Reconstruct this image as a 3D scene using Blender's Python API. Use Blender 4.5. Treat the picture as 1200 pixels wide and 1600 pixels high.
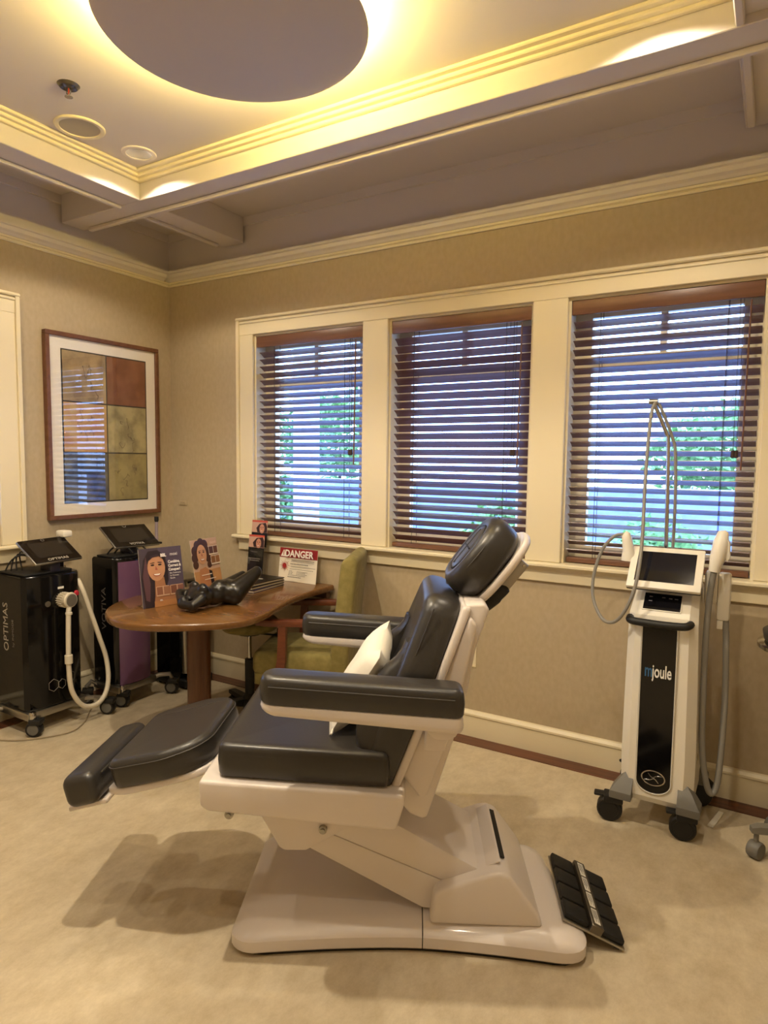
import bpy, bmesh, math, random
from mathutils import Vector, Matrix
random.seed(7)
PI = math.pi
scene = bpy.context.scene
COL = scene.collection
for o in list(bpy.data.objects): bpy.data.objects.remove(o)

# ------------------------------------------------------------------ camera
def set_camera():
    f_px, yaw, pitch, roll = 1021.19, -0.5384965, -0.0800918, 0.0114533
    cy, sy, cp, sp = math.cos(yaw), math.sin(yaw), math.cos(pitch), math.sin(pitch)
    fwd = Vector((sy*cp, cy*cp, sp)); r = Vector((cy, -sy, 0)); u = r.cross(fwd)
    cr, sr = math.cos(roll), math.sin(roll)
    r2 = cr*r + sr*u; u2 = -sr*r + cr*u
    cam = bpy.data.cameras.new('camera'); cam.sensor_fit = 'VERTICAL'; cam.sensor_height = 24.0
    cam.lens = 24.0*f_px/1600.0; cam.clip_start = 0.05; cam.clip_end = 200
    o = bpy.data.objects.new('camera', cam); COL.objects.link(o)
    m = Matrix.Identity(4)
    for i in range(3):
        m[i][0] = r2[i]; m[i][1] = u2[i]; m[i][2] = -fwd[i]
    m[0][3], m[1][3], m[2][3] = 3.6877, -3.2239, 1.5
    o.matrix_world = m
    scene.camera = o
set_camera()

# ------------------------------------------------------------------ light and exposure
SKY = 5.4          # overcast daylight outside
COVE = 62.0        # lamp ring on the ceiling disc
CAN = 27.0         # each recessed downlight
w = bpy.data.worlds.new('sky'); scene.world = w; w.use_nodes = True
bg = w.node_tree.nodes['Background']
bg.inputs[0].default_value = (0.30, 0.51, 1.0, 1); bg.inputs[1].default_value = SKY
vs = scene.view_settings
vs.view_transform = 'Standard'; vs.look = 'None'; vs.gamma = 1.0; vs.use_curve_mapping = False
vs.exposure = 1.4

# ------------------------------------------------------------------ helpers
def lin(c):
    if isinstance(c, str):
        c = [int(c[i:i+2], 16)/255 for i in (0, 2, 4)]
    return tuple((x/12.92 if x <= .04045 else ((x+.055)/1.055)**2.4) for x in c) + (1.0,)
MATS = {}
def mat(name, col, rough=.5, metal=0., spec=.5, col2=None, nscale=20, ndetail=4, stretch=(1, 1, 1), bump=0., bscale=None,
        emit=None, estr=0., coat=0., ramp=(.35, .65), sheen=0., trans=0., nrough=.5):
    if name in MATS: return MATS[name]
    m = bpy.data.materials.new(name); m.use_nodes = True
    nt = m.node_tree; b = nt.nodes['Principled BSDF']
    b.inputs['Base Color'].default_value = lin(col); b.inputs['Roughness'].default_value = rough
    b.inputs['Metallic'].default_value = metal; b.inputs['Specular IOR Level'].default_value = spec
    b.inputs['Coat Weight'].default_value = coat; b.inputs['Sheen Weight'].default_value = sheen
    b.inputs['Transmission Weight'].default_value = trans
    if emit is not None:
        b.inputs['Emission Color'].default_value = lin(emit); b.inputs['Emission Strength'].default_value = estr
    if col2 is not None or bump:
        tc = nt.nodes.new('ShaderNodeTexCoord'); mp = nt.nodes.new('ShaderNodeMapping')
        mp.inputs['Scale'].default_value = stretch
        nt.links.new(tc.outputs['Object'], mp.inputs[0])
        no = nt.nodes.new('ShaderNodeTexNoise'); no.inputs['Scale'].default_value = nscale; no.inputs['Detail'].default_value = ndetail; no.inputs['Roughness'].default_value = nrough
        nt.links.new(mp.outputs[0], no.inputs['Vector'])
        if col2 is not None:
            cr = nt.nodes.new('ShaderNodeValToRGB')
            cr.color_ramp.elements[0].position = ramp[0]; cr.color_ramp.elements[1].position = ramp[1]
            cr.color_ramp.elements[0].color = lin(col); cr.color_ramp.elements[1].color = lin(col2)
            nt.links.new(no.outputs['Fac'], cr.inputs[0]); nt.links.new(cr.outputs[0], b.inputs['Base Color'])
        if bump:
            n2 = no
            if bscale:
                n2 = nt.nodes.new('ShaderNodeTexNoise'); n2.inputs['Scale'].default_value = bscale; n2.inputs['Detail'].default_value = 3
                nt.links.new(mp.outputs[0], n2.inputs['Vector'])
            bp = nt.nodes.new('ShaderNodeBump'); bp.inputs['Strength'].default_value = bump; bp.inputs['Distance'].default_value = .002
            nt.links.new(n2.outputs['Fac'], bp.inputs['Height']); nt.links.new(bp.outputs[0], b.inputs['Normal'])
    MATS[name] = m
    return m

def glass(name, tint=(1, 1, 1), gloss=.06):
    """thin clear sheet: mostly transparent with a mirror-like share"""
    if name in MATS: return MATS[name]
    m = bpy.data.materials.new(name); m.use_nodes = True; nt = m.node_tree; nt.nodes.clear()
    out = nt.nodes.new('ShaderNodeOutputMaterial'); mx = nt.nodes.new('ShaderNodeMixShader')
    t = nt.nodes.new('ShaderNodeBsdfTransparent'); g = nt.nodes.new('ShaderNodeBsdfGlossy'); fr = nt.nodes.new('ShaderNodeFresnel')
    ge = nt.nodes.new('ShaderNodeNewGeometry'); ml = nt.nodes.new('ShaderNodeMath'); ml.operation = 'MULTIPLY_ADD'
    ml.inputs[1].default_value = 1/1.5-1.5; ml.inputs[2].default_value = 1.5     # same index from both sides of the sheet
    nt.links.new(ge.outputs['Backfacing'], ml.inputs[0]); nt.links.new(ml.outputs[0], fr.inputs['IOR'])
    t.inputs[0].default_value = (*tint, 1); g.inputs['Roughness'].default_value = 0.01
    nt.links.new(fr.outputs[0], mx.inputs[0]); nt.links.new(t.outputs[0], mx.inputs[1]); nt.links.new(g.outputs[0], mx.inputs[2])
    nt.links.new(mx.outputs[0], out.inputs[0])
    MATS[name] = m
    return m

def tag(o, label=None, cat=None, group=None, kind=None):
    if label: o['label'] = label
    if cat: o['category'] = cat
    if group: o['group'] = group
    if kind: o['kind'] = kind
    return o
def empty(name, loc=(0, 0, 0), rz=0., label=None, cat=None, group=None, kind=None):
    o = bpy.data.objects.new(name, None); COL.objects.link(o); o.location = loc; o.rotation_euler = (0, 0, rz)
    o.empty_display_size = .1
    return tag(o, label, cat, group, kind)
def obj(name, bm, mats, parent=None, smooth=40, loc=None, matrix=None):
    me = bpy.data.meshes.new(name)
    bmesh.ops.recalc_face_normals(bm, faces=bm.faces[:])
    bm.to_mesh(me); bm.free()
    if not isinstance(mats, (list, tuple)): mats = [mats]
    for m in mats: me.materials.append(m)
    if smooth:
        me.polygons.foreach_set('use_smooth', [True]*len(me.polygons))
        me.set_sharp_from_angle(angle=math.radians(smooth))
    o = bpy.data.objects.new(name, me); COL.objects.link(o)
    if parent: o.parent = parent
    if loc: o.location = loc
    if matrix: o.matrix_local = matrix
    return o
def struct(name, bm, m, parent=None, smooth=0):
    o = obj(name, bm, m, parent, smooth)
    if not parent: o['kind'] = 'structure'
    return o
def box(bm, x0, x1, y0, y1, z0, z1, mi=0):
    v = [bm.verts.new(p) for p in ((x0, y0, z0), (x1, y0, z0), (x1, y1, z0), (x0, y1, z0), (x0, y0, z1), (x1, y0, z1), (x1, y1, z1), (x0, y1, z1))]
    for f in ((0, 3, 2, 1), (4, 5, 6, 7), (0, 1, 5, 4), (1, 2, 6, 5), (2, 3, 7, 6), (3, 0, 4, 7)):
        fc = bm.faces.new([v[i] for i in f]); fc.material_index = mi
    return v
def B(*a, bev=0., seg=2):
    bm = bmesh.new(); box(bm, *a)
    if bev: bmesh.ops.bevel(bm, geom=bm.edges[:], offset=bev, segments=seg, affect='EDGES', profile=.5)
    return bm
def xf(bm, M):
    bmesh.ops.transform(bm, matrix=M, verts=bm.verts[:]); return bm
def loft(rings, cap=True, bm=None, closed=True):
    bm = bm or bmesh.new()
    R = [[bm.verts.new(p) for p in r] for r in rings]
    n = len(R[0])
    for a, b in zip(R[:-1], R[1:]):
        for i in range(n if closed else n-1):
            j = (i+1) % n
            bm.faces.new((a[i], a[j], b[j], b[i]))
    if cap:
        bm.faces.new(R[0][::-1]); bm.faces.new(R[-1])
    return bm
def tube(path, r, n=8, bm=None, cap=True, closed=False):
    """round tube along a smoothed path; r number or list"""
    P = [Vector(p) for p in path]
    rings = []; up = None; N = len(P)
    for i, p in enumerate(P):
        if closed: d = P[(i+1) % N]-P[i-1]
        else: d = (P[min(i+1, N-1)]-P[max(i-1, 0)])
        d.normalize()
        if up is None:
            up = Vector((0, 0, 1)) if abs(d.z) < .9 else Vector((1, 0, 0))
        s = d.cross(up)
        if s.length < 1e-6: s = d.orthogonal()
        s.normalize(); up = s.cross(d).normalized()
        rr = r[i] if isinstance(r, (list, tuple)) else r
        rings.append([p + rr*(math.cos(2*PI*k/n)*s + math.sin(2*PI*k/n)*up) for k in range(n)])
    if closed: rings.append(rings[0]); cap = False
    bm = loft(rings, cap, bm)
    if closed: bmesh.ops.remove_doubles(bm, verts=bm.verts[:], dist=1e-6)
    return bm
def spline(pts, k=6, closed=False):
    P = [Vector(p) for p in pts]; N = len(P); out = []
    for i in range(N if closed else N-1):
        if closed: p0, p1, p2, p3 = P[i-1], P[i], P[(i+1) % N], P[(i+2) % N]
        else: p0, p1, p2, p3 = P[max(i-1, 0)], P[i], P[i+1], P[min(i+2, N-1)]
        for j in range(k):
            t = j/k
            out.append(.5*((2*p1)+(-p0+p2)*t+(2*p0-5*p1+4*p2-p3)*t*t+(-p0+3*p1-3*p2+p3)*t**3))
    if not closed: out.append(P[-1])
    return out
def prism(pts, a0, a1, axis='y', bev=0., seg=2, bm=None):
    """polygon in the two other axes, extruded along axis"""
    def P(p, a):
        if axis == 'y': return (p[0], a, p[1])
        if axis == 'x': return (a, p[0], p[1])
        return (p[0], p[1], a)
    new = bm is None
    bm = bm or bmesh.new()
    A = [bm.verts.new(P(p, a0)) for p in pts]; C = [bm.verts.new(P(p, a1)) for p in pts]
    n = len(pts)
    bm.faces.new(A[::-1]); bm.faces.new(C)
    for i in range(n): bm.faces.new((A[i], A[(i+1) % n], C[(i+1) % n], C[i]))
    bmesh.ops.recalc_face_normals(bm, faces=bm.faces[:])
    if bev and new: bmesh.ops.bevel(bm, geom=bm.edges[:], offset=bev, segments=seg, affect='EDGES', profile=.5, clamp_overlap=True)
    return bm
def lathe(prof, n=24, M=None, bm=None):
    """profile [(r,z)] turned about z"""
    new = bmesh.new()
    rings = [[Vector((max(r, 1e-4)*math.cos(2*PI*k/n), max(r, 1e-4)*math.sin(2*PI*k/n), z)) for k in range(n)] for r, z in prof]
    loft(rings, True, new)
    if M: xf(new, M)
    if bm is None: return new
    me = bpy.data.meshes.new('t'); new.to_mesh(me); new.free(); bm.from_mesh(me); bpy.data.meshes.remove(me)
    return bm
def rrect(wd, h, r, k=4):
    r = min(r, wd/2-1e-4, h/2-1e-4); out = []
    for cx, cy, a0 in ((wd/2-r, h/2-r, 0), (-wd/2+r, h/2-r, 90), (-wd/2+r, -h/2+r, 180), (wd/2-r, -h/2+r, 270)):
        for i in range(k+1):
            a = math.radians(a0+90*i/k); out.append((cx+r*math.cos(a), cy+r*math.sin(a)))
    return out
def cushion(mp, L, W, T, r, ends=(1, 1), n=10, k=4, crown=0.):
    """padded body: mp(s, v, t) -> point, s in 0..L, t in 0..T, W a number or function of s"""
    Wf = W if callable(W) else (lambda s: W)
    ss = []
    m = 5
    for i in range(m+1):
        a = PI/2*i/m; ss.append((r*(1-math.cos(a)) if ends[0] else 0, r*(1-math.sin(a)) if ends[0] else 0))
    for i in range(1, n): ss.append((r+(L-2*r)*i/n, 0))
    for i in range(m, -1, -1):
        a = PI/2*i/m; ss.append((L-(r*(1-math.cos(a)) if ends[1] else 0), r*(1-math.sin(a)) if ends[1] else 0))
    rings = []
    for s, ins in ss:
        wd = Wf(s)-2*ins*.8; th = T-2*ins*.8
        ring = []
        for (v, t) in rrect(wd, th, max(r-ins*.6, .004), k):
            tt = t+T/2
            if t > 0: tt += crown*(1-(2*v/max(wd, .01))**2)
            ring.append(mp(s, v, tt))
        rings.append(ring)
    return loft(rings)
def roundpoly(corners, k=6):
    """corners [(x, y, r)] counter-clockwise -> loop with rounded corners"""
    out = []; n = len(corners)
    for i in range(n):
        p = Vector(corners[i][:2]); a = Vector(corners[i-1][:2]); b = Vector(corners[(i+1) % n][:2]); r = corners[i][2]
        da, db = (a-p).normalized(), (b-p).normalized(); ang = da.angle(db)
        t = r/math.tan(ang/2); c = p+(da+db).normalized()*(r/math.sin(ang/2))
        v0 = p+da*t-c; v1 = p+db*t-c; th = v0.angle(v1); sg = 1 if v0.x*v1.y-v0.y*v1.x > 0 else -1
        for j in range(k+1):
            q = sg*th*j/k; out.append(c+Vector((v0.x*math.cos(q)-v0.y*math.sin(q), v0.x*math.sin(q)+v0.y*math.cos(q))))
    return out
def inset(loop, d):
    n = len(loop); out = []
    for i in range(n):
        t = (loop[(i+1) % n]-loop[i-1]).normalized(); out.append(loop[i]+Vector((-t.y, t.x))*d)
    return out
def pad(mp, loop, T, roll=.024, crown=.0, deep=.10, low=.010):
    """upholstered pad: plan loop in (s, v), upright sides, rolled top edge; mp(s, v, t) -> point"""
    prof = [(low*1.5, 0), (low*.4, low*.35), (0, low)]
    prof += [(-.0025, T*.45), (0, T-roll)]
    for i in range(1, 6):
        a = PI/2*i/5; prof.append((roll*(1-math.cos(a)), T-roll+roll*math.sin(a)))
    rings = [[mp(p.x, p.y, t) for p in inset(loop, d)] for d, t in prof]
    top = inset(loop, roll); c = sum(top, Vector((0, 0)))/len(top)
    for f in (.93, .8, .6, .4, .15): rings.append([mp(*(c+(p-c)*f), T+crown*(1-f*f)) for p in top])
    return loft(rings)
def Mrot(axis, deg, loc=(0, 0, 0)):
    return Matrix.Translation(loc) @ Matrix.Rotation(math.radians(deg), 4, axis)
def frame_M(o, x, y, z):
    m = Matrix.Identity(4)
    for i in range(3):
        m[i][0] = x[i]; m[i][1] = y[i]; m[i][2] = z[i]; m[i][3] = o[i]
    return m
def text(name, s, size, m, parent, M, ex=.0006, xs=1., bold=0., align='LEFT'):
    cu = bpy.data.curves.new('t', 'FONT'); cu.body = s; cu.size = size; cu.extrude = ex; cu.offset = bold; cu.resolution_u = 3; cu.align_x = align
    t = bpy.data.objects.new('t', cu); COL.objects.link(t)
    dg = bpy.context.evaluated_depsgraph_get(); me = bpy.data.meshes.new_from_object(t.evaluated_get(dg))
    bpy.data.objects.remove(t); bpy.data.curves.remove(cu)
    me.name = name; me.materials.clear(); me.materials.append(m)
    me.transform(M @ Matrix.Diagonal((xs, 1, 1, 1)))
    o = bpy.data.objects.new(name, me); COL.objects.link(o); o.parent = parent
    return o
class Print:
    """flat print: coloured shapes in 2D stacked by hair-thin layers, one mesh"""
    def __init__(s): s.bm = bmesh.new(); s.m = []; s.lay = 0
    def mi(s, c, rough=.45):
        m = mat('ink_'+c, c, rough)
        if m not in s.m: s.m.append(m)
        return s.m.index(m)
    def poly(s, pts, c):
        s.lay += 1; z = .0003*s.lay
        f = s.bm.faces.new([s.bm.verts.new((x, y, z)) for x, y in pts]); f.material_index = s.mi(c); return s
    def rect(s, x, y, wd, h, c): return s.poly([(x, y), (x+wd, y), (x+wd, y+h), (x, y+h)], c)
    def ell(s, x, y, a, b, c, rot=0, n=20, a0=0, a1=360):
        R = math.radians(rot); pts = []
        for i in range(n):
            t = math.radians(a0+(a1-a0)*i/(n if a1-a0 == 360 else n-1)); px, py = a*math.cos(t), b*math.sin(t)
            pts.append((x+px*math.cos(R)-py*math.sin(R), y+px*math.sin(R)+py*math.cos(R)))
        return s.poly(pts, c)
    def done(s, name, parent, M):
        bm = s.bm; me = bpy.data.meshes.new(name); bm.to_mesh(me); bm.free()
        for m in s.m: me.materials.append(m)
        me.transform(M)
        o = bpy.data.objects.new(name, me); COL.objects.link(o); o.parent = parent; return o

# ------------------------------------------------------------------ materials
M_wall = mat('wall_fabric_paper', 'b5a58a', .85, spec=.2, col2='afa084', nscale=45, ndetail=10, bump=.12, bscale=420, stretch=(1, 1, .6))
M_trim = mat('cream_trim_paint', 'e2d6b6', .38, spec=.45)
M_frieze = mat('ceiling_paint', 'd6cdc4', .7, spec=.3, bump=.05, nscale=120)
M_floor = mat('marbled_linoleum', 'cfc2a8', .42, spec=.4, col2='b5a68a', nscale=9, ndetail=15, nrough=.78, ramp=(.36, .66), stretch=(1.4, .9, 1))
M_cherry = mat('dark_cherry_floor_wood', '4e2817', .35, col2='6b3a22', nscale=14, stretch=(.15, 4, 1), coat=.2)
M_slat = mat('blind_slat_stain', '6a4a49', .27, spec=1.0, col2='735352', nscale=8, stretch=(.3, 6, 6))
M_val = mat('valance_stain', '75503c', .38, col2='684530', nscale=10, stretch=(.3, 6, 6))
M_cord = mat('blind_cord', '3a2722', .7)
M_black = mat('black_vinyl', '33302d', .34, spec=.55, bump=.10, nscale=160, ndetail=2)
M_seam = mat('vinyl_seam', '3c3833', .5)
M_white = mat('warm_white_enamel', 'dfd6cf', .32, spec=.5, coat=.15)
M_white2 = mat('white_plastic', 'e6e1d4', .4)
M_grey = mat('grey_plastic', '6c6a64', .5)
M_dark = mat('dark_rubber', '141312', .55)
M_gloss = mat('gloss_black_plastic', '0a0909', .10, spec=.4)
M_chrome = mat('chrome', 'c9c7c3', .15, metal=1)
M_steel = mat('brushed_steel', 'a9a59c', .36, metal=1)
M_wood = mat('table_cherry_veneer', '6c4824', .22, col2='77522c', nscale=5, ndetail=8, stretch=(1.5, 9, 9), coat=.35)
M_wood2 = mat('table_leg_veneer', '52311b', .35, col2='603c22', nscale=5, ndetail=6, stretch=(14, 14, 1))
M_chairwood = mat('chair_frame_wood', '5e2e18', .4, col2='6f3a20', nscale=12, stretch=(1, 1, 6))
M_green = mat('olive_upholstery', '8f8350', .95, spec=.15, col2='7f7444', nscale=25, bump=.2, bscale=260, sheen=.1)
M_screen = mat('dark_screen_glass', '16151a', .07, spec=.6)
M_purple = mat('purple_gloss_panel', '6a4a68', .2, coat=.4)
M_hose = mat('grey_hose', '8a8780', .55)
M_hosew = mat('cream_hose', 'd9d0bc', .5)
M_bronze = mat('black_statue_glaze', '15120f', .3, coat=.2, col2='1c1815', nscale=30)
M_frame = mat('picture_frame_wood', '664028', .42, col2='744c34', nscale=12, stretch=(3, 3, 3))
M_matb = mat('white_mat_board', 'efe9de', .8)
M_glass = glass('clear_glass')
M_pillow = mat('white_cotton', 'eee8da', .85, spec=.2, bump=.35, nscale=30, ndetail=5)
M_acry = glass('acrylic_sheet', (.97, .98, .98))

# ------------------------------------------------------------------ room shell
RX, RY, H = 4.21, -3.95, 3.02
Z0, Z1 = 0.997, 2.285          # window opening
WIN = [(.782, 1.617), (1.786, 2.618), (2.791, 3.626)]
LW = (-2.06, -1.215)           # opening in the left wall
T = .16
floor = struct('floor', B(-T, RX+T, RY-T, T, -.12, 0), M_floor)
def wall_with(name, axis, spans, lo, hi):
    bm = bmesh.new()
    def put(a0, a1, z0, z1):
        if axis == 'y': box(bm, a0, a1, 0, T, z0, z1)
        else: box(bm, -T, 0, a0, a1, z0, z1)
    a = lo
    for s0, s1 in spans:
        put(a, s0, 0, 3.1); put(s0, s1, 0, Z0-.02); put(s0, s1, Z1, 3.1); a = s1
    put(a, hi, 0, 3.1)
    return struct(name, bm, M_wall)
wall_back = wall_with('wall_back', 'y', WIN, -T, RX+T)
wall_left = wall_with('wall_left', 'x', [LW], RY, 0)
struct('wall_right', B(RX, RX+T, RY, 0, 0, 3.1), M_wall)
struct('wall_front', B(-T, RX+T, RY-T, RY, 0, 3.1), M_wall)
ceiling = struct('ceiling', B(0, RX, RY, 0, H, 3.1), M_frieze)
# painted frieze above the crown
bm = bmesh.new(); box(bm, 0, RX, -.006, 0, 2.74, H); box(bm, 0, RX, -.022, -.006, H-.05, H)
struct('frieze', bm, M_frieze, wall_back)
bm = bmesh.new(); box(bm, 0, .006, RY, -.006, 2.74, H); box(bm, .006, .022, RY, -.022, H-.05, H)
struct('frieze', bm, M_frieze, wall_left)
# tray and beams
TX0, TX1, TY0, TY1 = .712, 3.507, -2.31, -.81
ZB, ZT = 2.86, 2.985
struct('tray_panel', B(TX0, TX1, TY0, TY1, ZT, H), M_frieze, ceiling)
def beam(x0, x1, y0, y1, z0=ZB):
    return struct('beam', B(x0, x1, y0, y1, z0, H, bev=.003, seg=1), M_frieze, ceiling)
beam(.022, RX, TY1, -.662); beam(.022, RX, -2.46, TY0)
beam(.54, TX0, TY0, TY1); beam(TX1, 3.68, TY0, TY1, ZB+.03)
beam(.54, TX0, -.662, -.022); beam(TX1, 3.68, -.662, -.022, ZB+.03)
def lip(*a): struct('beam_bead', B(*a, bev=.004, seg=1), M_frieze, ceiling)
lip(.10, RX-.1, -.690, -.664, ZB-.022, ZB)
lip(.54, .566, TY0, TY1-.002, ZB-.018, ZB); lip(.54, .566, -.655, -.09, ZB-.018, ZB)
lip(TX1+.001, TX1+.028, TY0, TY1-.002, ZB, ZB+.03); lip(TX1+.012, TX1+.04, -.655, -.09, ZB-.002, ZB+.03)
for w_, z0 in ((.024, 2.944), (.048, 2.958), (.074, 2.971)):
    bm = bmesh.new()
    box(bm, TX0, TX1, TY1-w_, TY1, z0, ZT); box(bm, TX0, TX1, TY0, TY0+w_, z0, ZT)
    box(bm, TX0, TX0+w_, TY0+w_, TY1-w_, z0, ZT); box(bm, TX1-w_, TX1, TY0+w_, TY1-w_, z0, ZT)
    bmesh.ops.bevel(bm, geom=bm.edges[:], offset=.004, segments=1, affect='EDGES')
    struct('tray_moulding', bm, M_trim, ceiling)
# crown
CR = [(0, 2.672), (.010, 2.672), (.014, 2.682), (.010, 2.690), (.022, 2.694), (.034, 2.712), (.050, 2.722), (.052, 2.742), (.064, 2.746), (.064, 2.762), (0, 2.766)]
C1 = [(0, 2.672), (.010, 2.672), (.014, 2.680), (.010, 2.688), (.020, 2.690), (.022, 2.700), (0, 2.702)]
C2 = [(0, 2.702), (.022, 2.702), (.034, 2.714), (.050, 2.722), (.052, 2.742), (.064, 2.746), (.064, 2.760), (0, 2.764)]
tr = struct('trim_1', prism([(-d, z) for d, z in C1], 0, RX, 'x'), M_trim); struct('crown_cove', prism([(-d, z) for d, z in C2], 0, RX, 'x'), M_frieze, tr)
tr = struct('trim_2', prism([(d, z) for d, z in C1], RY, -.022, 'y'), M_trim); struct('crown_cove', prism([(d, z) for d, z in C2], RY, -.064, 'y'), M_frieze, tr)
# baseboards and wood floor border
BB = [(0, 0), (.016, 0), (.016, .118), (.022, .122), (.022, .132), (.012, .145), (0, .148)]
struct('baseboard_back', prism([(-d, z) for d, z in BB], 0, RX, 'x'), M_trim)
struct('baseboard_left', prism([(d, z) for d, z in BB], RY, -.022, 'y'), M_trim)
struct('trim_3', B(0, RX, -.108, -.016, 0, .004), M_cherry)
struct('trim_4', B(.016, .108, RY, -.108, 0, .004), M_cherry)

# window casing on the back wall
def casing(name, spans, axis):
    lo, hi = spans[0][0]-.132, spans[-1][1]+.132
    root = tag(empty(name), kind='structure')
    def bx(nm, a0, a1, d0, d1, z0, z1, bev=.003):
        bmm = B(a0, a1, -d1, -d0, z0, z1, bev=bev, seg=1) if axis == 'y' else B(d0, d1, a0, a1, z0, z1, bev=bev, seg=1)
        return obj(nm, bmm, M_trim, root, 0)
    bx('header_board', lo, hi, 0, .020, Z1, Z1+.092); bx('header_cap', lo-.008, hi+.008, 0, .034, Z1+.092, Z1+.112, .006)
    bx('header_bead', lo, hi, .02, .026, Z1+.070, Z1+.084)
    for a0, a1 in ((lo+.02, spans[0][0]), (spans[-1][1], hi-.02)): bx('side_board', a0, a1, 0, .020, Z0+.001, Z1)
    bx('back_band', lo-.004, lo+.02, 0, .032, Z0+.001, Z1+.092); bx('back_band', hi-.02, hi+.004, 0, .032, Z0+.001, Z1+.092)
    for (a, b), (c, d) in zip(spans[:-1], spans[1:]): bx('mullion_board', b, c, 0, .020, Z0+.001, Z1)
    bx('sill', lo-.03, hi+.03, -.10, .060, Z0-.022, Z0, .006)
    bx('apron', lo, hi, 0, .018, Z0-.10, Z0-.022); bx('apron_bead', lo, hi, 0, .026, Z0-.044, Z0-.022)
    return root
casing('trim_5', WIN, 'y'); casing('trim_6', [LW], 'x')
def window(name, a0, a1, axis):
    root = tag(empty(name), kind='structure')
    def bx(nm, b0, b1, d0, d1, z0, z1, m=M_trim):
        bmm = B(b0, b1, d0, d1, z0, z1) if axis == 'y' else B(-d1, -d0, b0, b1, z0, z1)
        return obj(nm, bmm, m, root, 0)
    for b0, b1 in ((a0, a0+.012), (a1-.012, a1)): bx('jamb', b0, b1, .001, .158, Z0, Z1)
    bx('head_jamb', a0+.012, a1-.012, .001, .158, Z1-.012, Z1)
    ZM = 1.985
    for b0, b1 in ((a0+.012, a0+.092), (a1-.092, a1-.012)): bx('stile', b0, b1, .095, .135, Z0, Z1-.012)
    bx('top_rail', a0+.092, a1-.092, .095, .135, Z1-.085, Z1-.012); bx('bottom_rail', a0+.092, a1-.092, .095, .135, Z0, Z0+.085)
    bx('meeting_rail', a0+.092, a1-.092, .095, .135, ZM-.03, ZM+.03)
    bx('muntin', (a0+a1)/2-.015, (a0+a1)/2+.015, .10, .13, ZM+.03, Z1-.085)
    for b0, b1 in ((a0+.092, (a0+a1)/2-.015), ((a0+a1)/2+.015, a1-.092)): bx('pane', b0, b1, .112, .116, ZM+.03, Z1-.085, M_glass)
    bx('pane', a0+.092, a1-.092, .112, .116, Z0+.085, ZM-.03, M_glass)
for i, (a, b) in enumerate(WIN): window('window_%d' % (i+1), a, b, 'y')
window('window_4', LW[0], LW[1], 'x')

def blind(a0, a1, axis, tilt, label, wand=True):
    """wooden slat blind: local x along the window, y outwards"""
    root = empty('window_blind', ((a0+a1)/2, .002, 0) if axis == 'y' else (-.002, (a0+a1)/2, 0), 0 if axis == 'y' else PI/2, label, 'window blind')
    wd = a1-a0-.036; h = wd/2; yc = .045
    obj('valance', B(-h-.004, h+.004, .000, .012, Z1-.082, Z1-.014, bev=.004, seg=2), M_val, root)
    obj('headrail', B(-h, h, .014, .07, Z1-.06, Z1-.014), M_val, root, 0)
    # one slightly bowed slat
    sw, th, nn = .050, .0028, 5
    up = []; dn = []
    for i in range(nn):
        y = -sw/2+sw*i/(nn-1); c = .0025*(1-(2*y/sw)**2); up.append((y, c+th/2)); dn.append((y, c-th/2))
    sm = None; pitch = .0443; z = Z0+.058; zs = []
    while z < Z1-.095: zs.append(z); z += pitch
    for z in zs:
        if sm is None:
            s = obj('slat', prism(up+dn[::-1], -h, h, 'x'), M_slat, root, 60); sm = s.data
        else:
            s = bpy.data.objects.new('slat', sm); COL.objects.link(s); s.parent = root
        s.location = (0, yc, z); s.rotation_euler = (math.radians(-tilt), 0, 0)
    obj('bottom_rail', B(-h, h, yc-.025, yc+.025, Z0+.004, Z0+.030, bev=.005), M_val, root)
    for x in (-h+.13, h-.13):
        for y in (yc-.0285, yc+.0285):
            obj('ladder_cord', B(x-.0011, x+.0011, y-.0011, y+.0011, Z0+.03, Z1-.06), M_cord, root, 0)
        bm = bmesh.new()
        for z in zs: box(bm, x-.0008, x+.0008, yc-.0285, yc+.0285, z-.0075, z-.006)
        o = obj('ladder_rung', bm, M_cord, root, 0); o['kind'] = 'stuff'
    if wand:
        obj('tilt_wand', tube([(h-.045, .004, Z1-.09), (h-.052, .001, 1.47)], .0042, 8), M_val, root)
        for dx in (0, .013):
            c = obj('lift_cord', B(h-.085+dx-.0011, h-.085+dx+.0011, .004, .006, 1.555, Z1-.08), M_cord, root, 0)
            obj('tassel', lathe([(.002, .0), (.007, .004), (.009, -.026), (.0035, -.030)][::-1], 8, Matrix.Translation((h-.085+dx, .005, 1.553))), M_cord, c)
    return root
blind(*WIN[0], 'y', 29, 'brown wooden slat blind in the window beside the brochure holder')
blind(*WIN[1], 'y', 40, 'brown wooden slat blind in the middle window behind the headrest, slats nearly closed')
blind(*WIN[2], 'y', 27, 'brown wooden slat blind in the window behind the white laser machine')
blind(*LW, 'x', 24, 'brown wooden slat blind in the window beside the framed picture', False)

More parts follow.
